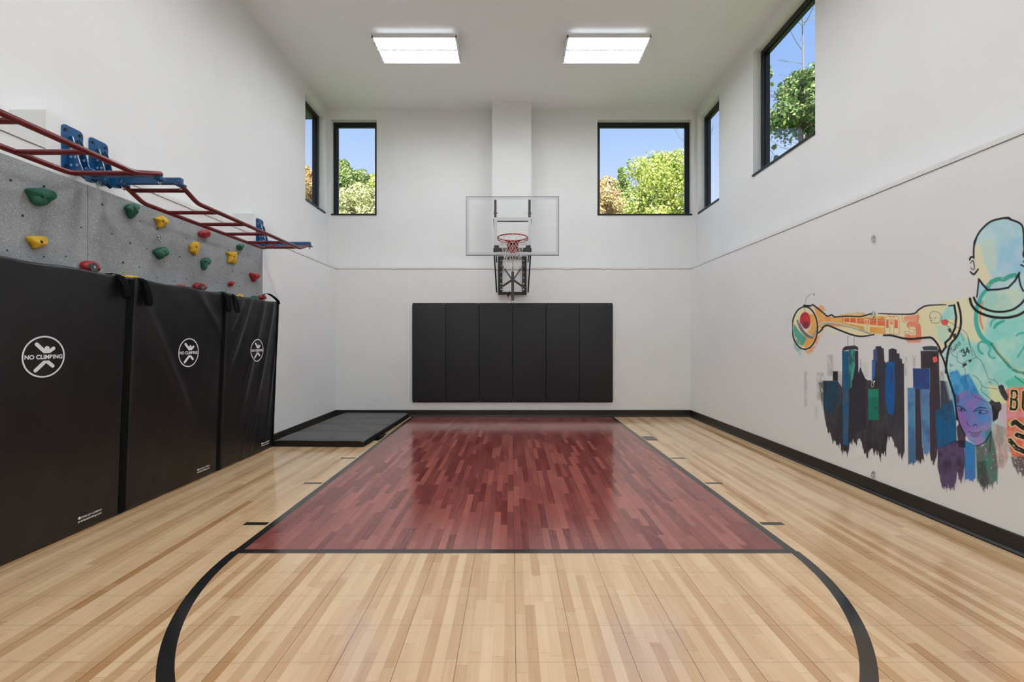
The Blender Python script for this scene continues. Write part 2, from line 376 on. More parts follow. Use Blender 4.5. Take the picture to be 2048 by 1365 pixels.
def window(n, side, a0, a1, glassd=.165):
    o = thing('window_%d' % n, '', '', (0, 0, 0)); del o['label']; del o['category']; o['kind'] = 'structure'
    z0, z1 = WZ0, WZ1; d0, d1, fw = .115, .215, .062
    def bx(bm, a, b, da, db, za, zb, bev=0):
        if side == 'B': box(bm, a, b, YU+da, YU+db, za, zb, bev)
        elif side == 'L': box(bm, UL-db, UL-da, a, b, za, zb, bev)
        else: box(bm, UR+da, UR+db, a, b, za, zb, bev)
    bm = BM()
    bx(bm, a0, a0+fw, d0, d1, z0, z1); bx(bm, a1-fw, a1, d0, d1, z0, z1)
    bx(bm, a0+fw, a1-fw, d0, d1, z0, z0+.05); bx(bm, a0+fw, a1-fw, d0, d1, z1-fw, z1)
    for (p, q, r_, s_) in ((a0+fw, a0+fw+.014, z0+.05, z1-fw), (a1-fw-.014, a1-fw, z0+.05, z1-fw), (a0+fw, a1-fw, z0+.05, z0+.064), (a0+fw, a1-fw, z1-fw-.014, z1-fw)):
        bx(bm, p, q, d0+.03, d1-.01, r_, s_)
    obj('window_frame', bm, M_frame, o)
    bm = BM(); bx(bm, a0+fw+.002, a1-fw-.002, glassd, glassd+.006, z0+.052, z1-fw-.002); obj('window_pane', bm, M_glass, o)
    bm = BM(); bx(bm, a0, a1, -.018, d0, z0-.0, z0+.028, .003); obj('window_sill', bm, M_frame, o)
window(1, 'B', *win_B[0][:2]); window(2, 'B', *win_B[1][:2]); window(3, 'L', *win_L[0][:2])
window(4, 'R', *win_R[0][:2]); window(5, 'R', *win_R[1][:2])
bm = BM(); box(bm, UL-TH-.36, UL-TH, YF, YU+TH, 5.78, 5.95); struct('trim_4', bm, M_soffit)
bm = BM(); box(bm, -150, 150, YU+TH+.02, 150, -.9, -.5); box(bm, -150, UL-TH-.02, -60, YU+TH, -.9, -.5); box(bm, UR+TH+.02, 150, -60, YU+TH, -.9, -.5)
o = struct('ground', bm, M_grass)

# ------------------------------------------------------------------ ceiling fixtures
def fixture(x0, x1, y0, y1, label):
    zb = 5.735; zc = ZC
    t = thing('ceiling_light', label, 'ceiling light', ((x0+x1)/2, (y0+y1)/2, zb), 'high bay ceiling lights')
    bm = BM(); box(bm, x0, x1, y0, y1, zb+.045, zb+.075); box(bm, x0, x1, y0, y0+.006, zb+.012, zb+.045); box(bm, x0, x1, y1-.006, y1, zb+.012, zb+.045)
    box(bm, (x0+x1)/2-.5, (x0+x1)/2+.5, (y0+y1)/2-.1, (y0+y1)/2+.1, zb+.075, zc)
    for xx in (x0, x1-.03):
        box(bm, xx, xx+.03, y0, y1, zb+.005, zb+.05, .004)
    obj('housing', bm, M_house, t)
    bm = BM(); box(bm, x0+.03, x1-.03, (y0+y1)/2-.022, (y0+y1)/2+.022, zb+.02, zb+.045); obj('spine', bm, M_spine, t)
    L = y1-y0; ws = .082
    for f in (.14, .365, .635, .86):
        yc = y0+L*f; bm = BM()
        box(bm, x0+.04, x1-.04, yc-ws/2, yc+ws/2, zb+.0415, zb+.0448); obj('led_lens', bm, M_lamp, t, label='lit white lens strip')
    for f in (.07, .93):
        bm = BM(); box(bm, x0+.06, x1-.06, y0+L*f-.03, y0+L*f+.03, zb+.0755, zb+.078); obj('uplight_slot', bm, M_uplamp, t, label='lit slot on top of the housing')
    bm = BM()
    for i in range(8):
        yy = y0+L*i/7; tube(bm, [(x0, yy, zb), (x1, yy, zb)], .0028, 5)
    for i in range(25):
        xx = x0+(x1-x0)*i/24; tube(bm, [(xx, y0, zb+.02), (xx, y0, zb), (xx, y1, zb), (xx, y1, zb+.02)], .0018, 5)
    obj('wire_guard', bm, M_house, t)
for i, (yy, lab) in enumerate(((6.50, 'before the back wall'), (3.5, 'above the free throw area, added out of view'), (.5, 'above the camera position, added out of view'), (-2.4, 'over the rear of the gym, added out of view'))):  # only the first row is in view; the others are added to brighten the room
    fixture(-2.00, -.775, yy, yy+.575, 'left white caged four-strip light fixture on the ceiling '+lab)
    fixture(.79, 2.005, yy, yy+.575, 'right white caged four-strip light fixture on the ceiling '+lab)

# ------------------------------------------------------------------ wall pads
PX0, PX1, PZ0, PZ1 = -1.841, 1.888, .268, 2.124
pw = (PX1-PX0)/6
names = ['leftmost', 'second from the left', 'third from the left', 'fourth from the left', 'fifth from the left', 'rightmost']
for i in range(6):
    x0, x1 = PX0+i*pw+.002, PX0+(i+1)*pw-.002
    t = thing('wall_pad', 'tall black vinyl wall pad under the hoop, %s of the six' % names[i], 'wall pad', ((x0+x1)/2, YB-.025, PZ0), 'black pads on the back wall')
    bm = BM(); box(bm, x0, x1, YB-.055, YB-.010, PZ0+.032, PZ1-.032, .010, 3); obj('cushion', bm, M_pad, t, smooth=True, angle=50)
    bm = BM(); box(bm, x0, x1, YB-.010, YB-.001, PZ0, PZ1); obj('backing_board', bm, M_vinyl, t)
    for zz in (PZ0+.014, PZ1-.014):
        for xx in (x0+.06, x1-.06):
            bm = BM(); disc(bm, (xx, YB-.010, zz), (0, -1, 0), .006, .003, 10); obj('screw', bm, M_alu, t)

# ------------------------------------------------------------------ basketball hoop
BY = 7.46; BX0, BX1, BZ0, BZ1 = -.742, .783, 2.818, 3.785; HX = .0225
hp = thing('basketball_hoop', 'wall-mounted basketball hoop with clear glass backboard above the black pads', 'basketball hoop', (HX, YB, 2.2))
bm = BM(); box(bm, BX0+.004, BX1-.004, BY, BY+.012, BZ0+.004, BZ1-.004); bb = obj('backboard', bm, M_bbglass, hp, label='clear glass board')
bm = BM()
for b in ((BX0, BX0+.008, BZ0, BZ1), (BX1-.008, BX1, BZ0, BZ1), (BX0, BX1, BZ0, BZ0+.008), (BX0, BX1, BZ1-.008, BZ1)):
    box(bm, b[0], b[1], BY-.004, BY+.03, b[2], b[3])
obj('edge_frame', bm, mat('backboard_edge', (.16, .165, .17), .4, metal=.4), bb)
bm = BM(); q = .05
for b in ((BX0+.009, BX0+q, BZ0+.009, BZ1-.009), (BX1-q, BX1-.009, BZ0+.009, BZ1-.009), (BX0+q, BX1-q, BZ0+.009, BZ0+q), (BX0+q, BX1-q, BZ1-q, BZ1-.009)):
    box(bm, b[0], b[1], BY-.002, BY-.0002, b[2], b[3])
obj('painted_border', bm, M_paintw, bb)
TX0, TX1, TZ0, TZ1 = -.283, .324, 2.984, 3.441
bm = BM()
for b in ((TX0, TX0+.05, TZ0, TZ1), (TX1-.05, TX1, TZ0, TZ1), (TX0+.05, TX1-.05, TZ0, TZ0+.05), (TX0+.05, TX1-.05, TZ1-.05, TZ1)):
    box(bm, b[0], b[1], BY-.002, BY-.0002, b[2], b[3])
obj('target_square', bm, M_paintw, bb)
bm = BM()
for xx in (-.262, .300):
    box(bm, xx-.02, xx+.02, BY+.014, BY+.054, 2.884, 3.735)
    disc(bm, (xx-.03, BY+.034, 3.52), (1, 0, 0), .008, .07, 8)
box(bm, -.242, .280, BY+.014, BY+.054, 2.884, 2.945); box(bm, -.242, .280, BY+.014, BY+.04, 3.375, 3.389)
box(bm, -.282, -.20, BY+.012, BY+.016, 2.884, 2.984); box(bm, .238, .32, BY+.012, BY+.016, 2.884, 2.984)
obj('support_frame', bm, M_dkgrey, hp)
# rim
RC = Vector((HX, 7.105, 3.03)); RR = .232
bm = BM(); tube(bm, [RC+Vector((RR*math.cos(a), RR*math.sin(a), 0)) for a in [2*math.pi*i/48 for i in range(48)]], .0095, 10, closed=True)
tube(bm, [RC+Vector((.236*math.cos(a), .236*math.sin(a), -.032)) for a in [math.radians(-20+220*i/30) for i in range(31)]], .006, 8)
for i in range(9):
    a = math.radians(-20+220*i/8); tube(bm, [RC+Vector((.236*math.cos(a), .236*math.sin(a), -.032)), RC+Vector((RR*math.cos(a), RR*math.sin(a), 0))], .005, 6)
rim = obj('rim', bm, M_rimred, hp, smooth=True, label='orange-red steel rim')
bm = BM()
y0, y1 = RC.y+RR-.01, BY-.004
prism(bm, [(HX-.115, y0, 3.028), (HX-.09, y1, 3.028), (HX+.09, y1, 3.028), (HX+.115, y0, 3.028)], (0, 0, -.012))
prism(bm, [(HX-.10, y1-.012, 3.03), (HX+.10, y1-.012, 3.03), (HX+.085, y1-.012, 2.90), (HX+.045, y1-.012, 2.855), (HX-.045, y1-.012, 2.855), (HX-.085, y1-.012, 2.90)], (0, .010, 0))
for s in (-1, 1):
    prism(bm, [(HX+s*.07, y0, 3.02), (HX+s*.07, y1-.012, 3.02), (HX+s*.07, y1-.012, 2.88), (HX+s*.07, y1-.04, 2.88)], (s*.006, 0, 0))
box(bm, HX-.05, HX+.05, y1-.06, y1-.012, 2.89, 2.99, .008)
obj('rim_bracket', bm, M_rimred, hp)
bm = BM(); NL = 12
zs = [3.012, 2.965, 2.90, 2.83, 2.76, 2.69, 2.62, 2.54]; rs = [.224, .205, .178, .158, .143, .136, .134, .140]
for s in (0, 1):
    for i in range(NL):
        pts = []
        for j, (z, r_) in enumerate(zip(zs, rs)):
            dirn = 1 if s else -1
            zig = (j % 2)*.5 if j else 0
            a = 2*math.pi*(i+dirn*zig)/NL
            if j == 0: a = 2*math.pi*(i+dirn*.08)/NL
            pts.append(RC*0+Vector((RC.x+r_*math.cos(a), RC.y+r_*math.sin(a), z+.008*math.sin(i*2.3+j))))
        tube(bm, smooth_path(pts, 3), .0029, 5)
for i in range(NL):
    a = 2*math.pi*i/NL
    tube(bm, smooth_path([(RC.x+.22*math.cos(a-.05), RC.y+.22*math.sin(a-.05), 3.005), (RC.x+.243*math.cos(a), RC.y+.243*math.sin(a), 3.022), (RC.x+.238*math.cos(a), RC.y+.238*math.sin(a), 3.043), (RC.x+.222*math.cos(a+.03), RC.y+.222*math.sin(a+.03), 3.035)], 3), .0028, 5)
obj('net', bm, M_net, hp, smooth=True, label='white knotted net')
# wall mount
bm = BM()
for xx in (-.205, .245):
    box(bm, xx-.04, xx+.04, YB-.05, YB, 2.275, 2.99, .003)
box(bm, -.245, .285, YB-.055, YB-.01, 2.275, 2.325); box(bm, -.245, .285, YB-.055, YB-.01, 2.94, 2.99)
wm = obj('wall_mount', bm, M_steelblk, hp)
for xx in (-.19, .23):
    for i in range(6):
        bm = BM(); disc(bm, (xx, YB-.05, 2.37+i*.107), (0, -1, 0), .012, .008, 10); obj('bolt', bm, M_chrome, wm)
for s, xa, xb in ((-1, -.270, -.262), (1, .312, .300)):
    bm = BM(); bar(bm, (xa, YB-.06, 2.33), (xb+s*.022, BY+.03, 2.93), .022, .045); obj('lower_arm', bm, M_steelblk, hp)
    bm = BM(); bar(bm, (xa, YB-.06, 2.88), (xb+s*.022, BY+.04, 3.42), .022, .03); obj('upper_arm', bm, M_steelblk, hp)
    bm = BM(); xc = -.205 if s < 0 else .245
    bar(bm, (xc, YB-.06, 2.86), (HX+.004+s*.02, 7.80, 2.48), .02, .02)
    bar(bm, (xc, YB-.06, 2.40), (HX+.004+s*.02, 7.80, 2.455), .035, .02)
    obj('brace', bm, M_steelblk, hp)
bm = BM(); box(bm, .0, .049, 7.73, 7.79, 2.107, 2.592, .004); obj('actuator_post', bm, M_dkgrey, hp)
bm = BM(); tube(bm, [(.025, 7.76, 2.59), (.025, BY+.05, 2.90)], .009, 10); obj('actuator_rod', bm, M_chrome, hp)
bm = BM(); tube(bm, [(-.062, 7.9, 2.19), (-.02, 7.88, 2.27)], .016, 10)
tube(bm, smooth_path([(-.062, 7.9, 2.19), (-.05, 7.9, 2.15), (-.02, 7.92, 2.12), (.02, 7.95, 2.07)], 4), .003, 6); obj('adjuster_handle', bm, M_steelblk, hp)

# ------------------------------------------------------------------ climbing wall
FX = -3.215; CT = 2.592
def cl(px, py, x=FX):                      # a point of the left-hand plane x, from its direction seen at the eye point
    Y = F*(-x)/(CX-px); return (Y, H+(CY-py)*Y/F)
Ys = [1.00, 2.235, 3.455, 4.672, 5.885]
labs = ['nearest the camera', 'second from the camera', 'holding the large green hold', 'at the far end'] 
labs = ['grey speckled climbing panel nearest the rear of the gym', 'grey speckled climbing panel with the large green hold', 'grey speckled climbing panel with the steel chain link', 'grey speckled climbing panel at the far end']
rnd = random.Random(3)
for i in range(4):
    a, b = Ys[i]+.0015, Ys[i+1]-.0015
    t = thing('climbing_wall', labs[i], 'climbing wall panel', ((FX+XL)/2, (a+b)/2, .0), 'grey climbing panels')
    bm = BM(); box(bm, XL+.013, FX, a, b, .135, CT, .002, 1); own = set(bm.faces)
    for r_ in range(11):
        for c_ in range(6):
            yy = a+.10+(c_+(.5 if r_ % 2 else 0))*.195+rnd.uniform(-.03, .03); zz = .3+r_*.215+rnd.uniform(-.04, .04)
            if yy < b-.04 and zz < CT-.05 and rnd.random() < .8: disc(bm, (FX-.002, yy, zz), (1, 0, 0), rnd.choice((.006, .006, .009)), .003, 10)
    for f_ in bm.faces: f_.material_index = 0 if f_ in own else 1
    obj('panel_board', bm, [M_climb, M_hole], t)
holds = [  # colour, label, crop origin, outline, bolt spot, height
 ('g', 'large green climbing hold, nearest of the green ones', 0, [(235,355),(300,347),(390,345),(450,365),(485,385),(500,420),(490,445),(450,470),(420,502),(370,510),(320,500),(285,465),(265,415),(240,380)], (390,430), .06),
 ('y', 'yellow hooked climbing hold below the large green one', 0, [(247,790),(290,785),(370,783),(410,793),(427,830),(410,865),(360,885),(330,900),(300,895),(288,860),(255,825)], (378,838), .05),
 ('r', 'red climbing hold with grey disc above the nearest mat', 0, [(740,1050),(755,1020),(800,1010),(850,1015),(880,1040),(890,1075),(870,1110),(800,1117),(755,1100)], (850,1068), .07),
 ('g', 'green teardrop climbing hold near the top edge beside the monkey bars', 1, [(228,530),(250,500),(300,485),(350,500),(352,530),(325,560),(305,610),(280,627),(258,600),(250,560)], (318,545), .06),
 ('y', 'yellow climbing hold just above the steel chain link', 1, [(493,620),(520,615),(550,600),(590,610),(615,650),(600,685),(560,700),(545,715),(528,695),(525,655)], (577,655), .05),
 ('g', 'green climbing hold just below the steel chain link', 1, [(487,925),(510,905),(550,888),(595,885),(612,920),(605,955),(575,975),(545,997),(515,965)], (597,935), .06),
 ('y', 'yellow climbing hold peeking out behind the strap loops', 1, [(200,1155),(240,1140),(320,1150),(357,1180),(330,1230),(230,1230)], (290,1200), .06),
 ('r', 'round red climbing hold close under the ladder rail', 1, [(900,750),(930,730),(970,727),(997,750),(997,785),(960,802),(925,795),(902,775)], (950,765), .05),
 ('y', 'yellow climbing hold left of the far panel seam', 1, [(818,870),(850,838),(895,840),(903,870),(885,905),(882,950),(865,955),(845,935),(815,925),(822,895)], (880,885), .05),
 ('g', 'green teardrop climbing hold right of the far panel seam', 1, [(922,1010),(950,985),(985,983),(1000,1010),(985,1040),(965,1060),(950,1092),(935,1090),(928,1050)], (965,1015), .05),
 ('g', 'small green climbing hold high near the far panel end', 1, [(1250,870),(1275,857),(1303,865),(1303,885),(1285,900),(1272,917),(1255,905)], (1280,880), .05),
 ('y', 'yellow forked climbing hold at the middle of the far panel', 1, [(1150,930),(1200,930),(1243,930),(1240,970),(1225,1000),(1230,1040),(1212,1043),(1195,1030),(1165,1025),(1168,985),(1175,955)], (1222,972), .05),
 ('r', 'red pointed climbing hold beside the far panel edge', 1, [(1367,1120),(1400,1122),(1435,1128),(1442,1155),(1415,1190),(1393,1203),(1385,1175),(1370,1150)], (1415,1150), .06),
 ('r', 'smallest red ball-shaped climbing hold low on the far panel', 1, [(1168,1215),(1185,1198),(1210,1198),(1218,1215),(1205,1237),(1185,1242),(1170,1230)], (1195,1218), .04),
 ('r', 'red climbing hold with grey knob at the far panel seam', 1, [(857,1230),(880,1212),(925,1212),(948,1230),(950,1260),(925,1282),(885,1275),(860,1260)], (930,1252), .07),
 ('r', 'red climbing hold half hidden behind the middle mat', 1, [(705,1235),(730,1225),(760,1230),(778,1255),(770,1290),(715,1290)], (750,1260), .05),
 ('g', 'green climbing hold peeking out above the second strap pair', 1, [(1085,1300),(1115,1287),(1145,1295),(1152,1315),(1140,1350),(1095,1350)], (1120,1320), .05),
 ('y', 'small yellow climbing hold just over the far mat edge', 1, [(1247,1325),(1270,1312),(1300,1325),(1300,1345),(1275,1352),(1250,1342)], (1275,1332), .05),
 ('g', 'green climbing hold at the mat edge beside the red one', 1, [(1378,1340),(1405,1327),(1435,1335),(1437,1365),(1380,1375)], (1410,1350), .05),
 ('r', 'red climbing hold under the strap at the far mat corner', 1, [(1447,1330),(1470,1318),(1500,1325),(1510,1350),(1490,1365),(1455,1365)], (1480,1340), .05),
]
for c, lab, cr, out, bolt, ht in holds:
    ox = 0 if cr == 0 else 200
    P = [Vector((*cl(ox+a/4.55, 300+b/4.55, FX+ht*.3), 0)) for a, b in out]
    P = smooth_path(P, 3, closed=True)
    bo = cl(ox+bolt[0]/4.55, 300+bolt[1]/4.55, FX+ht)
    cen = sum(P, Vector())/len(P); cen = cen*.55+Vector((bo[0], bo[1], 0))*.45 if ht > .0 else cen
    bm = BM(); rings = []
    for k, (sc, hh) in enumerate(((.86, 0), (1.0, .18), (1.0, .42), (.90, .68), (.70, .88), (.42, .99), (.18, 1.0))):
        ring = []
        for i, p in enumerate(P):
            d = p-cen; q_ = cen+d*sc
            wob = 1+.14*math.sin(3*math.atan2(d.y, d.x)+ht*90+len(out))*(1-abs(sc-.7))
            ring.append(bm.verts.new((FX+.0+ht*hh*wob, q_.x, q_.y)))
        rings.append(ring)
    n = len(P)
    for A, B in zip(rings, rings[1:]):
        for i in range(n): bm.faces.new((A[i], A[(i+1) % n], B[(i+1) % n], B[i]))
    bm.faces.new(rings[0][::-1]); bm.faces.new(rings[-1])
    t = thing('climbing_hold', lab, 'climbing hold', (FX+.01, cen.x, cen.y), {'g': 'green climbing holds', 'y': 'yellow climbing holds', 'r': 'red climbing holds'}[c])
    obj('grip', bm, {'g': M_hg, 'y': M_hy, 'r': M_hr}[c], t, smooth=True)
    bm = BM()
    if 'grey' in lab:
        disc(bm, (FX+ht*.9, bo[0], bo[1]), (1, 0, 0), .034, .014, 20); obj('inset_disc', bm, M_greydisc, t, smooth=True, angle=40, label='dark grey inset disc')
        bm = BM(); disc(bm, (FX+ht*.9+.014, bo[0], bo[1]), (1, 0, 0), .010, .004, 12); obj('bolt', bm, M_chrome, t, label='steel bolt head')
    else:
        disc(bm, (FX+ht*.93, bo[0], bo[1]), (1, .25, 0), .0095, ht*.12, 12); obj('bolt_hole', bm, M_hole, t)

def chainlink(x, y, z, s, label):
    """screw eye with one hanging link; s = +1 when the wall is on the left"""
    t = thing('wall_anchor', label, 'wall hook', (x, y, z), 'steel anchors on the walls')
    bm = BM(); disc(bm, (x, y, z+.018), (s, 0, 0), .012, .006, 12)
    tube(bm, [(x+s*.012+s*.012*math.cos(a), y, z+.018+.013*math.sin(a)) for a in [2*math.pi*i/16 for i in range(16)]], .0035, 6, closed=True)
    obj('screw_eye', bm, M_chrome, t, smooth=True)
    bm = BM()
    pts = [(x+s*.016, y+.013*math.cos(a), z-.012+(.024+(.006 if math.sin(a) > 0 else -.006))*math.sin(a)) for a in [2*math.pi*i/20 for i in range(20)]]
    tube(bm, pts, .0042, 6, closed=True); obj('quick_link', bm, M_chrome, t, smooth=True)
chainlink(FX, 4.146, 2.345, 1, 'steel screw eye with link on the grey climbing panel')

# ------------------------------------------------------------------ black safety mats in front of the climbing wall
from math import exp
MT = 1.925
def ridge(y, z, p, q, wd, am):
    (y0, z0), (y1, z1) = p, q; dy, dz = y1-y0, z1-z0; L2 = dy*dy+dz*dz
    t = ((y-y0)*dy+(z-z0)*dz)/L2; d = abs((y-y0)*dz-(z-z0)*dy)/math.sqrt(L2)
    return am*exp(-(d/wd)**2)/(1+exp((abs(t-.5)-.5)*14))
RIDGE = {0: [((2.55, 1.5), (3.05, .5), .10, .010), ((3.0, 1.9), (3.25, 1.55), .03, .003)],
         1: [((3.83, 1.75), (4.45, .65), .055, .014), ((4.5, 1.9), (4.95, 1.4), .04, .006), ((4.1, .5), (4.5, .02), .05, .006)],
         2: [((5.42, 1.92), (5.06, 1.15), .035, .012), ((5.72, 1.95), (5.32, .70), .04, .016), ((5.93, 1.93), (5.66, .85), .035, .016), ((6.03, 1.5), (5.90, .45), .03, .010),
             ((5.45, .5), (5.35, .05), .02, .007), ((5.62, .45), (5.52, .03), .02, .007), ((5.25, 1.9), (5.02, 1.5), .025, .008)]}
LOGO = [(3.03, 1.30), (4.39, 1.295), (5.57, 1.295)]
MATY = [(2.522, 3.742), (3.748, 4.964), (4.970, 6.085)]
def matx(i, y, z):
    a, b = MATY[i]
    x = -3.172+.078*(z/MT)**1.2
    mid = math.sin(math.pi*(y-a)/(b-a))
    x += .012*mid*math.sin(math.pi*z/MT)
    d = math.hypot(y-LOGO[i][0], z-LOGO[i][1]); damp = 1-exp(-(d/.17)**4)*.75
    r_ = sum(ridge(y, z, *q) for q in RIDGE[i])
    x += r_*damp*1.0+.0012*math.sin(y*23+z*9)*math.sin(z*17-y*5)
    ed = min(y-a, b-y, z, MT-z); R_ = .022
    if ed < R_: x -= R_-math.sqrt(max(R_*R_-(R_-ed)**2, 0))
    return x
for i, (a, b) in enumerate(MATY):
    lab = ['tall black safety mat with the largest no-climbing logo, nearest the camera', 'middle black safety mat covering the climbing wall', 'black wrinkled safety mat at the far end of the climbing wall'][i]
    t = thing('safety_mat', lab, 'safety mat', (-3.16, (a+b)/2, 0), 'black mats hung over the climbing wall')
    bm = BM(); ny, nz = 70, 110
    def sp(n): return [.5-.5*math.cos(math.pi*k/n)*(1) if False else k/n for k in range(n+1)]
    ys = [a]+[a+e for e in (.003, .008, .014)]+[a+.022+(b-a-.044)*k/ny for k in range(ny+1)]+[b-e for e in (.014, .008, .003)]+[b]
    zz = [0]+[e for e in (.003, .008, .014)]+[.022+(MT-.044)*k/nz for k in range(nz+1)]+[MT-e for e in (.014, .008, .003)]+[MT]
    sag = lambda y, z: z+(.006*math.sin((y-a)*11+i))*(z/MT)**6
    G = [[bm.verts.new((matx(i, y, z), y, sag(y, z))) for z in zz] for y in ys]
    Bk = [[bm.verts.new((matx(i, (a+b)/2, 1)*0-3.208+.078*(z/MT)**1.2, y, sag(y, z))) for z in (zz[0], zz[-1])] for y in ys]
    for j in range(len(ys)-1):
        for k in range(len(zz)-1): bm.faces.new((G[j][k], G[j+1][k], G[j+1][k+1], G[j][k+1]))
        bm.faces.new((G[j][0], Bk[j][0], Bk[j+1][0], G[j+1][0])); bm.faces.new((G[j][-1], G[j+1][-1], Bk[j+1][1], Bk[j][1]))
        bm.faces.new((Bk[j][0], Bk[j][1], Bk[j+1][1], Bk[j+1][0]))
    for j in (0, -1): bm.faces.new([Bk[j][0]]+G[j]+[Bk[j][1]])
    obj('mat_body', bm, M_vinyl, t, smooth=True)
    # overlapping hook-and-loop seam
    bm = BM()
    for (yy, wd) in ((b-.045, .055), ):
        n = 40
        L1 = [bm.verts.new((matx(i, yy-wd/2, .03+(MT-.06)*k/n)+.003, yy-wd/2, .01+(MT-.03)*k/n)) for k in range(n+1)]
        L2 = [bm.verts.new((matx(i, yy, .03+(MT-.06)*k/n)+.006+.0015*math.sin(k*1.3), yy, .01+(MT-.03)*k/n)) for k in range(n+1)]
        L3 = [bm.verts.new((matx(i, yy+wd/2-.003, .03+(MT-.06)*k/n)+.003, yy+wd/2-.003, .01+(MT-.03)*k/n)) for k in range(n+1)]
        for A, B in ((L1, L2), (L2, L3)):
            for k in range(n): bm.faces.new((A[k], B[k], B[k+1], A[k+1]))
    bmesh.ops.solidify(bm, geom=bm.faces[:], thickness=.002)
    obj('seam_flap', bm, M_web, t)
    # printed logo
    def onmat(pts2, off):
        return [(matx(i, y, z)+off, y, z) for y, z in pts2]
    ly, lz = LOGO[i]; R = .139
    bm = BM()
    def plate(poly, bmx):
        A = [bmx.verts.new(p) for p in onmat([(ly+u*R, lz+v*R) for u, v in poly], .0035)]
        bmx.faces.new(A)
    nn = 64
    O = [bm.verts.new(p) for p in onmat([(ly+R*math.cos(2*math.pi*k/nn), lz+R*math.sin(2*math.pi*k/nn)) for k in range(nn)], .0035)]
    I = [bm.verts.new(p) for p in onmat([(ly+R*.925*math.cos(2*math.pi*k/nn), lz+R*.925*math.sin(2*math.pi*k/nn)) for k in range(nn)], .0035)]
    for k in range(nn): bm.faces.new((O[k], O[(k+1) % nn], I[(k+1) % nn], I[k]))
    def capsule(p, q, r_, cutz=None, sgn=1):
        p, q = Vector(p), Vector(q); d = (q-p).normalized(); nrm = Vector((-d.y, d.x)); a0 = math.atan2(nrm.y, nrm.x); out = []
        for k in range(9): an = a0+math.pi*k/8; out.append(p+Vector((math.cos(an), math.sin(an)))*r_)
        if cutz is None:
            for k in range(9): an = a0+math.pi+math.pi*k/8; out.append(q+Vector((math.cos(an), math.sin(an)))*r_)
        else:
            for s_ in (-1, 1):
                o_ = q+nrm*r_*s_; tt = (cutz-o_.y)/d.y; out.append(o_+d*tt)
        return [(v.x, v.y) for v in out]
    plate(capsule((-.36, .60), (.02, .24), .088, .17), bm)
    plate(capsule((.42, .40), (.18, .22), .088, .17), bm)
    plate([(.115+.115*math.cos(2*math.pi*k/20), .40+.115*math.sin(2*math.pi*k/20)) for k in range(20)], bm)
    plate([(-.02, .17), (.25, .17), (.22, .25), (.02, .25)], bm)
    plate(capsule((-.38, -.64), (.02, -.26), .088, -.19), bm)
    plate(capsule((.42, -.46), (.18, -.26), .088, -.19), bm)
    lg = obj('printed_logo', bm, M_print, t, label='white round no-climbing logo')
    def text_mesh(s, size, y, z, off, bold=.0, width=None, sl=0):
        cu = bpy.data.curves.new('t', 'FONT'); cu.body = s; cu.size = size; cu.offset = bold; cu.align_x = 'CENTER'; cu.align_y = 'CENTER'
        cu.extrude = 0; to = bpy.data.objects.new('t', cu); me = bpy.data.meshes.new_from_object(to); bpy.data.objects.remove(to)
        xs = [v.co.x for v in me.vertices]; ys_ = [v.co.y for v in me.vertices]
        sc = width/(max(xs)-min(xs)) if width else 1
        x_m = (max(xs)+min(xs))/2; y_m = (max(ys_)+min(ys_))/2
        for v in me.vertices:
            yy = y+(v.co.x-x_m)*sc; z2 = z+(v.co.y-y_m)*sc
            v.co = (matx(i, yy, z2)+off, yy, z2)
        return me
    me = text_mesh('NO CLIMBING', .05, ly, lz-.001, .004, bold=.0018, width=R*1.76); obj('lettering', me, M_print, lg, label='white NO CLIMBING lettering')
    cy = [3.42, 4.68, 5.86][i]
    me = text_mesh('EVERLAST CLIMBING', .02, cy+.012, .105, .004, bold=.0006, width=.165); mk = obj('maker_mark', me, M_print, t, label='small white EVERLAST CLIMBING lettering')
    me = text_mesh('everlastclimbing.com', .02, cy, .078, .004, bold=.0005, width=.19); obj('web_address', me, M_print, mk)
    bm = BM(); bm.faces.new([bm.verts.new((matx(i, cy-.085+.011*math.cos(2*math.pi*k/16), .106+.011*math.sin(2*math.pi*k/16))+.004, cy-.085+.011*math.cos(2*math.pi*k/16), .106+.011*math.sin(2*math.pi*k/16))) for k in range(16)])
    obj('round_mark', bm, M_print, mk)
    # strap loops hanging over the top edge
    def strap(y0, wd, drop, sway, lean=0):
        path = [(-3.150, MT+.002), (-3.125, MT+.008), (-3.098, MT+.006), (-3.086, MT-.02), (-3.078, MT-drop*.5), (-3.060, MT-drop*.9), (-3.045, MT-drop), (-3.03, MT-drop*.88), (-3.045, MT-drop*.45), (-3.068, MT-.04), (-3.080, MT-.004)]
        path = smooth_path([(p, 0, q_) for p, q_ in path], 4); bm = BM(); n = len(path)
        E = []
        for k, p in enumerate(path):
            f = k/(n-1); yc = y0+sway*math.sin(f*math.pi)+lean*f
            E.append((bm.verts.new((p.x, yc-wd/2, p.z)), bm.verts.new((p.x+.004*math.sin(f*9), yc+wd/2, p.z))))
        for k in range(n-1): bm.faces.new((E[k][0], E[k][1], E[k+1][1], E[k+1][0]))
        bmesh.ops.solidify(bm, geom=bm.faces[:], thickness=.0025)
        obj('strap', bm, M_web, t, smooth=True, angle=50)
    if i == 0: strap(3.545, .06, .185, .03, .045); 
    if i == 1: strap(3.785, .055, .225, .02, .03); strap(4.875, .05, .20, .02, .02)
    if i == 2: strap(5.03, .045, .205, .02, .02)
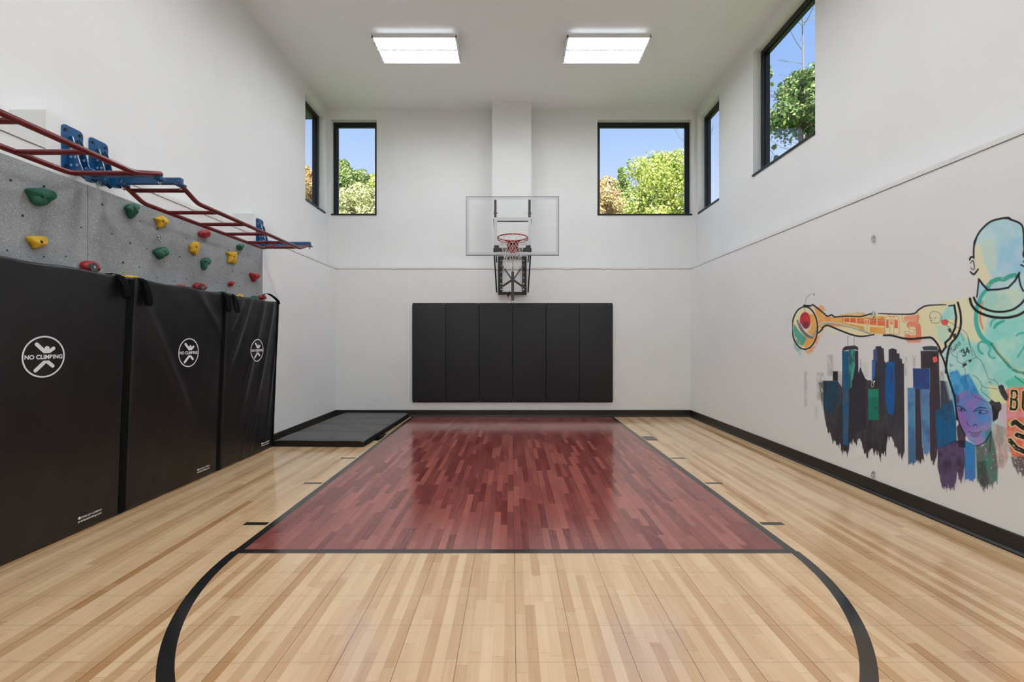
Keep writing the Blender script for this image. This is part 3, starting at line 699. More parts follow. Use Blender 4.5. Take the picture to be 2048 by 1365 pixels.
    if i == 2:
        bm = BM(); pts = smooth_path([(-3.165, 5.80, 1.995), (-3.14, 5.86, 2.02), (-3.11, 5.95, 1.985), (-3.10, 6.03, 1.945), (-3.10, 6.07, 1.90)], 5)
        E = [(bm.verts.new(p+Vector((-.022, 0, 0))), bm.verts.new(p+Vector((.022, 0, .004)))) for p in pts]
        for k in range(len(pts)-1): bm.faces.new((E[k][0], E[k][1], E[k+1][1], E[k+1][0]))
        bmesh.ops.solidify(bm, geom=bm.faces[:], thickness=.003); obj('strap', bm, M_web, t, smooth=True)

# folding mat on the floor
t = thing('folding_mat', 'black folding gym mat lying in the left back corner', 'gym mat', (-2.53, 7.235, 0), rz=math.radians(-1.7), local=True)
W2, L4, TK = .605, 2.37, .092
for k in range(4):
    y0 = -L4/2+k*L4/4; y1 = y0+L4/4; bm = BM(); n, m_ = 26, 16
    def top(u, v):
        ex = min(u, 1-u)*2*W2; ey = min(v, 1-v)*L4/4
        z = TK-.016*exp(-ex/.02)-.012*exp(-ey/.018)
        X_, Y_ = (u-.5)*2*W2, y0+v*L4/4
        z += ridge(X_, Y_, (-.1, -.55), (.12, -1.02), .045, .012)+ridge(X_, Y_, (-.35, .02), (.38, -.42), .022, .010)+ridge(X_, Y_, (-.3, -.2), (-.05, -.6), .03, .008)-ridge(X_, Y_, (-.5, .5), (.4, .42), .03, .006)+.0015*math.sin(X_*9+Y_*7+k)
        return z
    G = [[bm.verts.new((-W2+2*W2*a_/n, y0+.002+(L4/4-.004)*b_/m_, top(a_/n, b_/m_))) for b_ in range(m_+1)] for a_ in range(n+1)]
    B0 = [[bm.verts.new((-W2+2*W2*a_/n, y0+.002+(L4/4-.004)*b_/m_, .001)) for b_ in range(m_+1)] for a_ in range(n+1)]
    for a_ in range(n):
        for b_ in range(m_):
            bm.faces.new((G[a_][b_], G[a_+1][b_], G[a_+1][b_+1], G[a_][b_+1])); bm.faces.new((B0[a_][b_], B0[a_][b_+1], B0[a_+1][b_+1], B0[a_+1][b_]))
    for a_ in range(n):
        for b_ in (0, m_): bm.faces.new((G[a_][b_], G[a_+1][b_], B0[a_+1][b_], B0[a_][b_]))
    for b_ in range(m_):
        for a_ in (0, n): bm.faces.new((G[a_][b_], G[a_][b_+1], B0[a_][b_+1], B0[a_][b_]))
    bm.faces.ensure_lookup_table(); tops = {id(v) for row in G for v in row}
    for f_ in bm.faces: f_.material_index = 0 if all(id(v) in tops for v in f_.verts) else 1
    obj('mat_section', bm, [M_matsheen, M_vinyl], t, smooth=True, angle=50)
bm = BM(); box(bm, W2, W2+.012, -L4/2+.05, L4/2-.05, .012, .05, .003); box(bm, W2, W2+.05, -.62, -.35, .001, .012, .002); obj('hook_flap', bm, M_web, t)

# ------------------------------------------------------------------ monkey bars
XI, XO = -3.07, -2.62; ZM = 2.556; RT = .0185
def ladder(label, loc, rail_pts, rungs):
    t = thing('monkey_bar_ladder', label, 'monkey bars', loc, 'red monkey bar ladders')
    for x in (XI, XO):
        bm = BM(); P = []
        pts = [Vector((x, y, z)) for y, z in rail_pts]
        for k, p in enumerate(pts):
            if k in (0, len(pts)-1): P.append(p); continue
            a = (pts[k-1]-p).normalized(); b = (pts[k+1]-p).normalized(); r_ = .045
            for s_ in range(6):
                u = s_/5; P.append((p+a*r_)*(1-u)**2+p*2*u*(1-u)+(p+b*r_)*u*u)
        tube(bm, P, RT, 14); obj('rail', bm, M_redsteel, t, smooth=True, angle=50)
    for y, z in rungs:
        bm = BM(); tube(bm, [(XI, y, z), (XO, y, z)], RT*.93, 14); obj('rung', bm, M_redsteel, t, smooth=True, angle=50)
    return t
ladder('red steel monkey bar ladder nearest the camera, ending at the paired brackets', (-2.85, 2.3, ZM),
       [(.92, 2.63), (1.12, ZM+.02), (3.16, ZM+.02), (3.40, 2.655)], [(1.20, ZM+.02), (1.62, ZM+.02), (2.02, ZM+.02), (2.42, ZM+.02), (2.82, ZM+.02), (3.20, ZM+.03)])
ladder('red steel monkey bar ladder running on to the far bracket', (-2.85, 4.7, ZM),
       [(3.58, 2.655), (3.80, ZM), (5.63, ZM), (5.86, 2.64)], [(3.67, 2.62), (4.07, ZM), (4.48, ZM), (4.88, ZM), (5.29, ZM), (5.67, ZM+.02)])
def bracket(y, label, low):
    t = thing('wall_bracket', label, 'steel bracket', (XL, y, 2.66), 'blue monkey bar brackets')
    z0, z1 = 2.655, 2.995
    bm = BM(); prism(bm, [(XL+.0015, a, b) for a, b in rrect(y, (z0+z1)/2, .165, z1-z0, .03)], (.007, 0, 0)); pl = obj('wall_plate', bm, M_blue, t)
    for (dy, dz) in ((-.055, .035), (.055, .035), (-.055, z1-z0-.035), (.055, z1-z0-.035)):
        bm = BM(); disc(bm, (XL+.0085, y+dy, z0+dz), (1, 0, 0), .011, .008, 10); obj('bolt', bm, M_steelblk, pl)
    for s in (-.035, .035):
        bm = BM(); prism(bm, [(XL+.0085, y+s, z0+.01), (XL+.0085, y+s, z1-.09), (XL+.025, y+s, z1-.07), (XL+.045, y+s, z1-.09), (XL+.09, y+s, z0+.08), (XL+.12, y+s, z0+.0), (XL+.06, y+s, z0-.03)], (0, .006, 0))
        own = set(bm.faces)
        for k, (hx, hz) in enumerate(((.022, .05), (.065, .05), (.02, .11), (.052, .11), (.022, .17))): disc(bm, (XL+hx+.008, y+s-.001, z0+hz), (0, 1, 0), .010, .0085, 12)
        for f_ in bm.faces: f_.material_index = 0 if f_ in own else 1
        obj('gusset', bm, [M_blue, M_boss], t)
    bm = BM(); tube(bm, [(XL+.05, y, z1-.10), (XL+.05, y, z0+.02)], .010, 10); tube(bm, [(XL+.07, y-.05, z0), (XL+.07, y+.055, z0)], .010, 10); obj('pivot_pin', bm, M_steelblk, t)
    bm = BM(); tube(bm, [(XL+.05, y-.045, z1-.085), (XL+.11, y-.05, z0+.05)], .0028, 8); obj('safety_cable', bm, M_chrome, t)
    za = 2.672-low; hh = .024-low*.35
    bm = BM(); box(bm, XL+.09, XO+.012, y-.019, y+.019, za-hh, za+hh, .003)
    box(bm, XL+.12, XL+.17, y-.024, y+.024, za-.05, za+.04, .003); arm = obj('support_arm', bm, M_blue, t)
    for xx in (XI, XO):
        bm = BM(); box(bm, xx-.030, xx+.030, y-.030, y+.030, za-.040, za-.022, .004)
        tube(bm, [(xx, y+.026*math.cos(a), za-.018+.026*math.sin(a)) for a in [2*math.pi*k/18 for k in range(18)]], .006, 6, closed=True)
        obj('rail_clamp', bm, M_blue, arm)
        bm = BM(); tube(bm, [(xx, y-.0+.012*math.cos(a), za-.055+.012*math.sin(a)) for a in [2*math.pi*k/14 for k in range(14)]], .0038, 6, closed=True); obj('eye_nut', bm, M_chrome, arm, smooth=True)
bracket(3.39, 'blue steel wall bracket, nearer of the pair on the white block', .03)
bracket(3.605, 'blue steel wall bracket, farther of the pair, with the long blue arm', 0)
bracket(5.915, 'lone blue steel wall bracket at the far end of the monkey bars', 0)

# ------------------------------------------------------------------ anchors on the right wall
for z, l in ((2.35, 'highest on the bare right wall'), (1.648, 'on the painted forearm of the mural'), (1.012, 'in the middle of the painted skyline'), (.176, 'just above the right baseboard')):
    chainlink(XR, 4.19, z, -1, 'steel screw eye with link '+l)
# ------------------------------------------------------------------ painted mural on the right wall
# The design is drawn in the units of a sheet (u across, v down) that lies on the wall plane; every vertex takes the paint found there.
def mural():
    ST = .0036; xw = XR-.0012
    ya = np.arange(2.72, 5.42, ST); za = np.arange(.13, 2.36, ST)
    Yg, Zg = np.meshgrid(ya, za, indexing='ij'); sh = Yg.shape
    U = CX+F*xw/Yg; V = CY-(Zg-H)*F/Yg
    U = U.ravel(); V = V.ravel(); N = len(U)
    C = np.tile(np.array(WALLC), (N, 1)).astype(float); A = np.zeros(N)
    def lin(c):
        c = np.array(c)/255.; l = np.where(c <= .04045, c/12.92, ((c+.055)/1.055)**2.4); return np.minimum(l*1.3, .86)
    def vn(u, v, su, sv, seed):
        x = u/su; y = v/sv; xi = np.floor(x).astype(np.int64); yi = np.floor(y).astype(np.int64); fx = x-xi; fy = y-yi
        fx = fx*fx*(3-2*fx); fy = fy*fy*(3-2*fy)
        def h(a, b):
            k = (a*374761393+b*668265263+seed*974634777) & 0xffffffff; k = ((k ^ (k >> 13))*1274126177) & 0xffffffff
            return ((k ^ (k >> 16)) & 0xffff)/65535.
        return (h(xi, yi)*(1-fx)+h(xi+1, yi)*fx)*(1-fy)+(h(xi, yi+1)*(1-fx)+h(xi+1, yi+1)*fx)*fy
    def sel(pts, pad):
        p = np.array(pts); return np.where((U > p[:, 0].min()-pad) & (U < p[:, 0].max()+pad) & (V > p[:, 1].min()-pad) & (V < p[:, 1].max()+pad))[0]
    def dist(u, v, pts, closed):
        d = np.full(len(u), 1e9); tt = np.zeros(len(u)); n = len(pts); m = n if closed else n-1
        for i in range(m):
            a, b = pts[i], pts[(i+1) % n]; dx, dy = b[0]-a[0], b[1]-a[1]; L = dx*dx+dy*dy+1e-9
            t = np.clip(((u-a[0])*dx+(v-a[1])*dy)/L, 0, 1); q = np.hypot(u-a[0]-t*dx, v-a[1]-t*dy)
            k = q < d; d[k] = q[k]; tt[k] = (i+t[k])/m
        return d, tt
    def inside(u, v, pts):
        r = np.zeros(len(u), bool); n = len(pts)
        for i in range(n):
            (x1, y1), (x2, y2) = pts[i], pts[(i+1) % n]
            if y1 == y2: continue
            c = ((y1 > v) != (y2 > v)) & (u < (x2-x1)*(v-y1)/(y2-y1)+x1); r ^= c
        return r
    def lay(i, col, a):
        c = lin(col) if not isinstance(col, np.ndarray) else col
        C[i] = C[i]*(1-a[:, None])+c*a[:, None]; A[i] = 1-(1-A[i])*(1-a)
    def K(ox, oy, s): return lambda pts: [(ox+x/s, oy+y/s) for x, y in pts]
    cA, cB, cE, cF, cG, cH, cI, cJ = K(1560, 400, 3.791), K(1560, 660, 3.592), K(1880, 400, 6.202), K(1570, 570, 8.531), K(1700, 600, 8.532), K(1840, 600, 5.6875), K(1880, 740, 4.875), K(1600, 660, 4.55)
    def poly(pts, col, alpha=1, soft=.8, col2=None, grit=0, gs=(3, 3), drip=0, seed=1, vary=.0, mixs=(30, 30)):
        i = sel(pts, soft+drip+4); u, v = U[i], V[i]
        if drip:                                  # the lower edge runs down in dry brush strokes
            b = max(p[1] for p in pts); tp = min(p[1] for p in pts); f = np.clip((v-tp)/(b-tp+1e-6), 0, 1)
            n = .6*vn(u, v, 2.4, 60, seed)+.4*vn(u, v, .9, 25, seed+5)
            v = v+(n-.5)*drip*f**2
        d, _ = dist(u, v, pts, True); s = np.where(inside(u, v, pts), d, -d)
        a = np.clip(s/soft+.5, 0, 1); a = a*a*(3-2*a)*alpha
        if grit:
            n = .55*vn(U[i], V[i], gs[0], gs[1], seed+9)+.45*vn(U[i], V[i], gs[0]*.4, gs[1]*.4, seed+3); a = a*np.clip((n-grit*.62)*5+.3, 0, 1)
        c = lin(col)
        if col2 is not None:
            m = .65*vn(U[i], V[i], mixs[0], mixs[1], seed+20)+.35*vn(U[i], V[i], mixs[0]*.3, mixs[1]*.3, seed+21); m = np.clip((m-.35)*3, 0, 1)[:, None]
            c = lin(col)*(1-m)+lin(col2)*m
        else: c = np.tile(c, (len(i), 1))
        if vary: c = c*(1-vary+2*vary*(.5*vn(U[i], V[i], 1.6, 40, seed+31)+.5*vn(U[i], V[i], 5, 9, seed+32)))[:, None]
        k = a > .004; lay(i[k], np.minimum(c[k], .86), a[k])
    def sm(pts, closed=False): return [(p.x, p.y) for p in smooth_path([(a, b, 0) for a, b in pts], 5, closed)]
    def line(pts, w_, col=(28, 26, 28), alpha=1, taper=0, curve=True, closed=False, grit=0, seed=1):
        P = sm(pts, closed) if curve and len(pts) > 2 else pts
        i = sel(P, w_+3); d, t = dist(U[i], V[i], P, closed)
        ww = w_/2*(1 if not taper else (1-taper+taper*np.sin(np.clip(t, 0.02, .98)*math.pi)**.5))
        a = np.clip((ww-d)/.9+.5, 0, 1)*alpha
        if grit: a = a*np.clip((vn(U[i], V[i], 3, 3, seed)-grit*.6)*4+.4, 0, 1)
        k = a > .004; lay(i[k], col, a[k])
    def ell(cx, cy, rx, ry, n=40): return [(cx+rx*math.cos(2*math.pi*k/n), cy+ry*math.sin(2*math.pi*k/n)) for k in range(n)]
    INK = (30, 28, 31)
    # -- skyline
    for x0, y0, x1, y1, a_ in ((40, 380, 62, 700, .35), (250, 230, 300, 420, .35), (300, 380, 345, 470, .9), (155, 390, 215, 640, .35), (1025, 230, 1050, 360, .4), (950, 250, 975, 420, .35), (1275, 380, 1310, 480, .5), (545, 300, 620, 430, .12), (130, 700, 160, 820, .2), (345, 380, 385, 560, .35)):
        poly(cJ([(x0, y0), (x1, y0), (x1, y1), (x0, y1)]), (60, 56, 58), a_, 6, grit=.5, gs=(2, 12), seed=x0)
    poly(cJ([(215, 560), (300, 470), (345, 470), (380, 520), (383, 380), (530, 400), (545, 345), (590, 440), (615, 460), (655, 460), (655, 300), (780, 300), (810, 300), (945, 310), (952, 1120), (930, 1200), (880, 1110), (840, 1000), (800, 980), (780, 1130), (720, 1160), (660, 1110), (610, 1160), (570, 1090), (555, 1010), (450, 1030), (430, 1120), (400, 1130), (350, 1040), (290, 1000), (235, 880), (212, 700)]), (46, 45, 50), 1, 1.6, col2=(64, 62, 68), drip=38, vary=.25, mixs=(12, 60), seed=4)
    poly(cJ([(170, 480), (240, 465), (260, 640), (240, 800), (195, 660)]), (62, 58, 58), .8, 5, grit=.35, gs=(2, 12), seed=8)
    poly(cJ([(210, 464), (346, 464), (346, 640), (300, 760), (230, 760), (215, 640)]), (30, 66, 88), 1, 3, col2=(38, 52, 66), vary=.15, mixs=(10, 30), seed=2)
    poly(cJ([(300, 378), (345, 378), (345, 464), (300, 464)]), (36, 32, 34), 1, 1.2)
    poly(cJ([(383, 195), (530, 190), (532, 420), (532, 900), (385, 980)]), (44, 46, 54), 1, 1, vary=.2, seed=5)
    poly(cJ([(383, 195), (441, 197), (446, 700), (436, 1060), (392, 1040), (386, 600)]), (26, 84, 124), 1, 1.2, col2=(66, 84, 104), vary=.15, mixs=(20, 80), seed=6)
    poly(cJ([(441, 182), (500, 178), (500, 330), (470, 520), (445, 540)]), (66, 148, 130), 1, 1.2, col2=(44, 84, 84), grit=.18, gs=(1.5, 8), mixs=(4, 16), seed=7)
    poly(cJ([(383, 196), (388, 170), (412, 150), (498, 143), (529, 158), (529, 186), (498, 178), (441, 182)]), (56, 46, 54), 1, .8)
    line(cJ([(434, 58), (434, 148)]), .7, (60, 56, 60)); line(cJ([(492, 62), (492, 145)]), .7, (60, 56, 60))
    poly(cJ([(470, 470), (505, 400), (535, 400), (547, 345), (556, 345), (562, 372), (592, 440), (600, 500), (606, 900), (470, 960)]), (47, 47, 56), 1, 1, vary=.2, seed=9); line(cJ([(551, 268), (551, 350)]), .8, (60, 58, 62))
    poly(cJ([(655, 278), (668, 272), (668, 182), (684, 176), (690, 150), (738, 148), (742, 165), (762, 170), (768, 285), (778, 295), (778, 760), (655, 760)]), (54, 54, 62), 1, .9, vary=.2, seed=10)
    poly(cJ([(668, 185), (700, 165), (706, 285), (668, 285)]), (66, 82, 128), .9, 3, vary=.2, seed=11); poly(cJ([(656, 284), (685, 284), (682, 420), (656, 470)]), (52, 98, 158), 1, 2, seed=12)
    poly(cJ([(806, 180), (840, 168), (880, 180), (882, 215), (905, 215), (908, 260), (928, 265), (930, 305), (945, 310), (950, 900), (806, 900)]), (56, 56, 64), 1, .9, vary=.2, seed=13)
    poly(cJ([(790, 290), (862, 292), (864, 560), (858, 700), (850, 780), (800, 760), (775, 620), (778, 350), (788, 345)]), (14, 88, 152), 1, 1.4, col2=(30, 80, 140), vary=.12, seed=14)
    poly(cJ([(822, 380), (846, 380), (842, 470), (820, 500)]), (50, 66, 96), .8, 2)
    poly(cJ([(620, 540), (714, 540), (716, 620), (716, 820), (622, 820)]), (22, 110, 92), 1, 1.5, grit=.34, gs=(6, 3.2), seed=15); poly(cJ([(620, 540), (712, 540), (712, 610), (622, 612)]), (34, 130, 108), .8, 1.5, grit=.2, gs=(2, 3))
    poly(cJ([(1027, 350), (1182, 354), (1182, 560), (1030, 560)]), (34, 82, 146), 1, 1.2, col2=(48, 68, 120), vary=.15, mixs=(10, 20), seed=16)
    poly(cJ([(1097, 192), (1262, 192), (1268, 400), (1280, 740), (1182, 760), (1182, 354), (1100, 352)]), (58, 53, 60), 1, 1, vary=.2, seed=17)
    poly(cJ([(1112, 160), (1130, 150), (1200, 146), (1250, 152), (1256, 190), (1124, 188)]), (66, 74, 88), 1, 1); line(cJ([(1112, 160), (1160, 168), (1250, 164)]), 1.2, (44, 46, 54))
    poly(cJ([(1045, 528), (1094, 545), (1112, 1060), (1132, 1200), (1100, 1210), (1050, 1190)]), (62, 52, 66), 1, 1.5, drip=25, vary=.2, seed=18)
    poly(cJ([(1175, 560), (1232, 600), (1280, 740), (1245, 1150), (1215, 1210), (1180, 1150)]), (62, 54, 64), 1, 2, drip=25, vary=.2, seed=19)
    poly(cJ([(978, 528), (1046, 528), (1050, 1210), (984, 1230)]), (78, 130, 170), 1, 1.2, col2=(62, 104, 142), drip=20, vary=.1, seed=20)
    poly(cJ([(1093, 540), (1176, 542), (1184, 1080), (1150, 1150), (1112, 1060)]), (88, 130, 172), 1, 1.5, col2=(70, 98, 140), drip=25, vary=.1, seed=21)
    poly(cJ([(1275, 462), (1368, 474), (1400, 740), (1280, 745)]), (50, 76, 92), 1, 2, col2=(64, 60, 74), vary=.2, seed=22)
    poly(cJ([(1232, 740), (1390, 640), (1420, 800), (1430, 1120), (1290, 1180), (1256, 1170), (1238, 900)]), (24, 88, 132), 1, 2, col2=(44, 72, 96), drip=25, vary=.15, seed=23)
    poly(cI([(-20, 770), (60, 740), (160, 692), (232, 690), (244, 900), (222, 1070), (200, 1100), (168, 1010), (150, 1120), (100, 1170), (10, 1130), (-25, 950)]), (52, 46, 58), 1, 2, col2=(86, 72, 104), drip=30, vary=.2, seed=24)
    # -- washes: hand, arm, torso, head
    for pts, c, a_, s_ in (([(590, 340), (650, 360), (700, 430), (640, 470), (560, 400)], (232, 150, 90), .9, 31), ([(940, 500), (1060, 490), (1250, 470), (1365, 480), (1365, 530), (940, 540)], (232, 170, 90), .85, 32), ([(300, 1060), (470, 1060), (520, 900), (600, 860), (560, 1000), (450, 1180), (380, 1180)], (235, 140, 60), .8, 33), ([(140, 940), (280, 1050), (270, 1230), (230, 1150), (160, 1100)], (90, 160, 150), .6, 34), ([(560, 700), (700, 720), (640, 860), (560, 900)], (240, 190, 130), .6, 35), ([(700, 700), (900, 760), (880, 850), (760, 880)], (236, 215, 170), .5, 36)):
        poly(cF(pts), c, a_, 4, grit=.42, gs=(2.5, 5), drip=10, seed=s_)
    arm = cA([(240, 795), (290, 830), (355, 885), (400, 880), (500, 885), (600, 885), (680, 862), (1010, 865), (1060, 830), (1110, 800), (1200, 790), (1240, 770), (1340, 765), (1420, 770), (1400, 900), (1360, 1000), (1260, 1130), (1220, 1160), (1160, 1050), (1130, 1040), (950, 1055), (850, 1030), (780, 1025), (620, 1035), (530, 1020), (400, 970), (360, 955), (300, 1000), (280, 900)])
    poly(arm, (226, 206, 164), 1, 1.5, col2=(216, 205, 172), seed=40, mixs=(25, 25))
    poly(cA([(255, 810), (290, 830), (355, 885), (450, 885), (520, 890), (560, 960), (400, 968), (360, 955), (300, 1000), (285, 900)]), (228, 165, 92), .95, 4, col2=(224, 138, 76), grit=.12, gs=(5, 5), mixs=(9, 9), seed=41)
    poly(cA([(1120, 800), (1340, 800), (1320, 1000), (1250, 1120), (1180, 1050), (1150, 900)]), (206, 208, 172), .5, 12, seed=42); poly(cA([(1180, 950), (1300, 960), (1270, 1100), (1210, 1080)]), (166, 206, 190), .7, 10, seed=43)
    poly(ell(*cA([(188, 975)])[0], 25, 42), (226, 208, 168), 1, 1, seed=44)
    poly(cA([(200, 860), (262, 870), (282, 980), (265, 1070), (200, 1130), (160, 1090), (190, 1030), (235, 960)]), (232, 150, 66), .9, 5, grit=.22, gs=(3, 4), seed=45)
    poly(cA([(105, 940), (150, 1000), (205, 1050), (170, 1110), (130, 1090), (98, 1000)]), (36, 150, 134), .9, 4, grit=.28, gs=(3, 5), seed=46)
    torso = [(1878, 640), (1895, 612), (1915, 603), (1945, 598), (2145, 590), (2145, 905), (2010, 905), (1985, 880), (1930, 870), (1912, 835), (1903, 790), (1890, 740), (1884, 712), (1893, 695), (1915, 675), (1922, 640)]
    poly(torso, (168, 210, 202), 1, 3, col2=(140, 200, 192), seed=50, mixs=(40, 40))
    poly([(1905, 600), (1960, 596), (1975, 640), (1960, 690), (1935, 680), (1918, 660)], (226, 208, 172), .9, 14, seed=51)
    poly([(1985, 640), (2145, 630), (2145, 760), (2040, 790), (1990, 740), (1970, 690)], (130, 204, 194), .8, 14, col2=(168, 214, 196), seed=52)
    poly([(1890, 700), (1915, 695), (1935, 730), (1945, 790), (1900, 800), (1886, 740)], (176, 214, 214), .7, 8, seed=53)
    poly([(1898, 745), (1915, 740), (1922, 752), (1938, 748), (1952, 775), (1965, 800), (1968, 850), (1930, 870), (1912, 830), (1902, 785)], (36, 122, 186), .95, 5, col2=(60, 150, 200), grit=.08, gs=(2, 14), mixs=(5, 20), seed=54)
    poly([(1975, 770), (2010, 775), (2020, 800), (2000, 830), (1985, 815)], (226, 214, 158), .8, 9, seed=55)
    head = cE([(420, 720), (418, 600), (440, 500), (490, 400), (560, 320), (680, 255), (840, 235), (960, 280), (1030, 340), (1045, 600), (1050, 800), (1120, 900), (1250, 1250), (1000, 1330), (700, 1365), (450, 1290), (470, 1000), (450, 900)])
    poly(head, (176, 204, 206), 1, 3, col2=(160, 196, 204), seed=60, mixs=(25, 30))
    poly(cE([(425, 560), (500, 560), (560, 800), (640, 950), (620, 1080), (480, 1000), (440, 880)]), (222, 204, 172), .95, 12, seed=61)
    poly(cE([(520, 500), (680, 480), (720, 800), (640, 880), (540, 760)]), (186, 204, 186), .7, 12, seed=62)
    poly(cE([(760, 520), (1010, 450), (1040, 900), (960, 960), (780, 930), (700, 860)]), (140, 186, 208), .85, 12, col2=(168, 192, 214), seed=63)
    poly(cE([(500, 1200), (600, 1140), (980, 1100), (1042, 1200), (900, 1365), (520, 1365)]), (190, 206, 180), .7, 10, col2=(150, 200, 180), seed=64)
    # -- big teal portrait in the torso
    TE = (52, 168, 154); TD = (24, 136, 118)
    line(cE([(590, 1085), (640, 1020), (720, 985), (800, 985), (860, 950), (930, 935)]), 9, (30, 152, 126), .9, grit=.2, seed=2)
    line(cE([(600, 1100), (530, 1170), (480, 1270), (440, 1365)]), 7, (48, 166, 158), .95)
    line(cH([(690, 20), (645, 120), (640, 260), (680, 390), (750, 470), (820, 510)]), 9, TE, .95, taper=.3)
    line(cH([(715, 20), (690, 130), (685, 230), (715, 330)]), 5, (226, 124, 84), .85, taper=.6)
    line(cH([(810, 500), (880, 600), (960, 690), (1050, 790), (1183, 835), (1400, 850)]), 5.5, TD, .9, grit=.15, seed=6)
    line(cH([(830, 500), (900, 610), (1000, 710), (1183, 860)]), 1.5, (190, 150, 70), .8)
    line(cH([(760, 490), (690, 480), (660, 530), (680, 590), (715, 615)]), 4.5, TE, .9); line(cH([(775, 510), (800, 560), (780, 620), (820, 660), (850, 660)]), 4, TE, .85, grit=.2)
    line(cH([(800, 300), (820, 240), (870, 210), (950, 200)]), 4, TE, .85, taper=.4); line(cH([(845, 320), (880, 275), (955, 240)]), 6, TE, .95, taper=.4)
    line(cH([(1095, 410), (1130, 385), (1200, 380), (1300, 400)]), 4, TE, .9, taper=.3); line(cH([(1110, 650), (1150, 590), (1190, 520), (1200, 420)]), 3.5, TE, .85)
    poly(cH([(960, 940), (1080, 870), (1183, 900), (1400, 930), (1400, 1010), (1183, 990), (1000, 1000)]), (90, 190, 162), .9, 5, grit=.1, seed=70); line(cH([(1080, 870), (1183, 950), (1300, 1000)]), 3, TD, .8)
    # -- red shirt with lettering at the lower right
    poly(cI([(640, 190), (700, 170), (1300, 160), (1300, 900), (819, 880), (700, 840), (655, 700), (650, 450)]), (212, 104, 88), 1, 4, col2=(226, 140, 116), grit=.05, gs=(8, 8), mixs=(12, 12), seed=71)
    poly(cI([(660, 400), (819, 400), (819, 470), (660, 470)]), (214, 150, 168), .6, 6, seed=72)
    poly(cI([(690, 850), (1300, 820), (1300, 1040), (800, 1030), (720, 960)]), (84, 76, 74), .95, 4, grit=.34, gs=(3, 3), drip=18, seed=73)
    poly(cI([(520, 520), (650, 560), (665, 860), (620, 960), (545, 960), (515, 700)]), (150, 140, 132), .9, 6, col2=(196, 160, 160), grit=.22, gs=(2.5, 6), mixs=(5, 20), seed=74)
    poly(cI([(590, 330), (650, 330), (650, 560), (560, 520)]), (196, 170, 190), .8, 6, grit=.1, seed=75)
    GL = {'T': [[(0, 1), (.8, 1)], [(.4, 1), (.4, 0)]], 'w': [[(0, .65), (.15, 0), (.32, .5), (.5, 0), (.68, .65)]], 'i': [[(0, .6), (.05, 0)], [(0, .85), (.02, .9)]],
          'n': [[(0, .6), (.02, 0)], [(.02, .4), (.25, .62), (.42, .4), (.42, 0)]], 's': [[(.4, .62), (.1, .6), (.08, .4), (.38, .28), (.3, .02), (0, .05)]],
          '3': [[(0, .85), (.15, 1), (.55, 1), (.62, .8), (.5, .55), (.3, .52)], [(.5, .55), (.66, .35), (.55, .02), (.12, 0), (0, .15)]], '4': [[(.5, 0), (.5, 1), (0, .35), (.7, .35)]],
          'B': [[(0, 0), (0, 1), (.5, 1), (.62, .86), (.62, .66), (.48, .53), (.06, .53)], [(.48, .53), (.66, .42), (.66, .12), (.52, 0), (-.04, 0)]], 'U': [[(0, 1), (0, .15), (.15, 0), (.5, 0), (.65, .15), (.65, 1)]]}
    def stroke_text(s, org, ax, ay, adv, w_, col=INK, **k):
        x = 0
        for ch in s:
            for st in GL[ch]: line([(org[0]+ax[0]*(x+p)+ay[0]*q, org[1]+ax[1]*(x+p)+ay[1]*q) for p, q in st], w_, col, curve=False, **k)
            x += adv.get(ch, .9)
    bo = cI([(690, 385)])[0]; uo = cI([(806, 395)])[0]
    for w_, c in ((8.2, (236, 206, 150)), (4.6, (34, 30, 32))):
        stroke_text('B', bo, (18, 1), (2, -37), {}, w_, c, grit=.0 if w_ > 5 else .12, seed=3)
        stroke_text('U', uo, (24, 3), (1, -37), {}, w_, c)
        for p in ([(700, 528), (735, 508), (800, 560), (880, 600), (900, 650), (850, 668), (750, 635)], [(850, 668), (905, 730), (895, 805), (840, 808), (745, 765), (682, 690)]):
            line(cI(p), w_+5.0, c, curve=False, grit=.0 if w_ > 5 else .12, seed=5)
    # -- painted portrait low in the torso, leaning on blue and purple
    face = cI([(150, 260), (160, 380), (185, 500), (250, 640), (290, 700), (350, 740), (400, 728), (450, 690), (495, 590), (510, 480), (508, 380), (470, 320), (400, 250), (250, 200)])
    poly(face, (84, 124, 186), .85, 4, col2=(138, 104, 172), mixs=(11, 11), seed=80)
    poly(cI([(165, 380), (260, 400), (270, 560), (230, 600), (185, 500)]), (140, 94, 168), .7, 6, seed=81); poly(cI([(320, 380), (500, 400), (490, 520), (360, 520)]), (66, 130, 194), .6, 8, seed=82)
    poly(cI([(440, 600), (500, 560), (510, 640), (450, 690)]), (50, 130, 120), .7, 5, seed=83)
    poly(cI([(236, 680), (345, 735), (350, 1060), (300, 1085), (240, 1075)]), (44, 122, 178), 1, 2.5, col2=(70, 110, 180), drip=14, vary=.1, seed=84)
    poly(cI([(345, 740), (420, 740), (500, 600), (540, 760), (565, 960), (560, 1100), (500, 1130), (420, 1160), (360, 1060)]), (46, 118, 98), .95, 4, col2=(84, 92, 90), grit=.18, gs=(3, 5), drip=26, mixs=(9, 20), seed=85)
    poly(cI([(360, 900), (440, 880), (480, 1100), (430, 1180), (370, 1100)]), (62, 58, 66), .8, 6, grit=.36, gs=(2, 3), drip=18, seed=86)
    poly(cI([(160, 560), (190, 520), (250, 640), (246, 760), (180, 762)]), (44, 38, 52), .95, 2, drip=6, seed=87)
    poly(cI([(150, 240), (185, 250), (190, 320), (160, 330)]), (40, 42, 70), .6, 3, grit=.3)
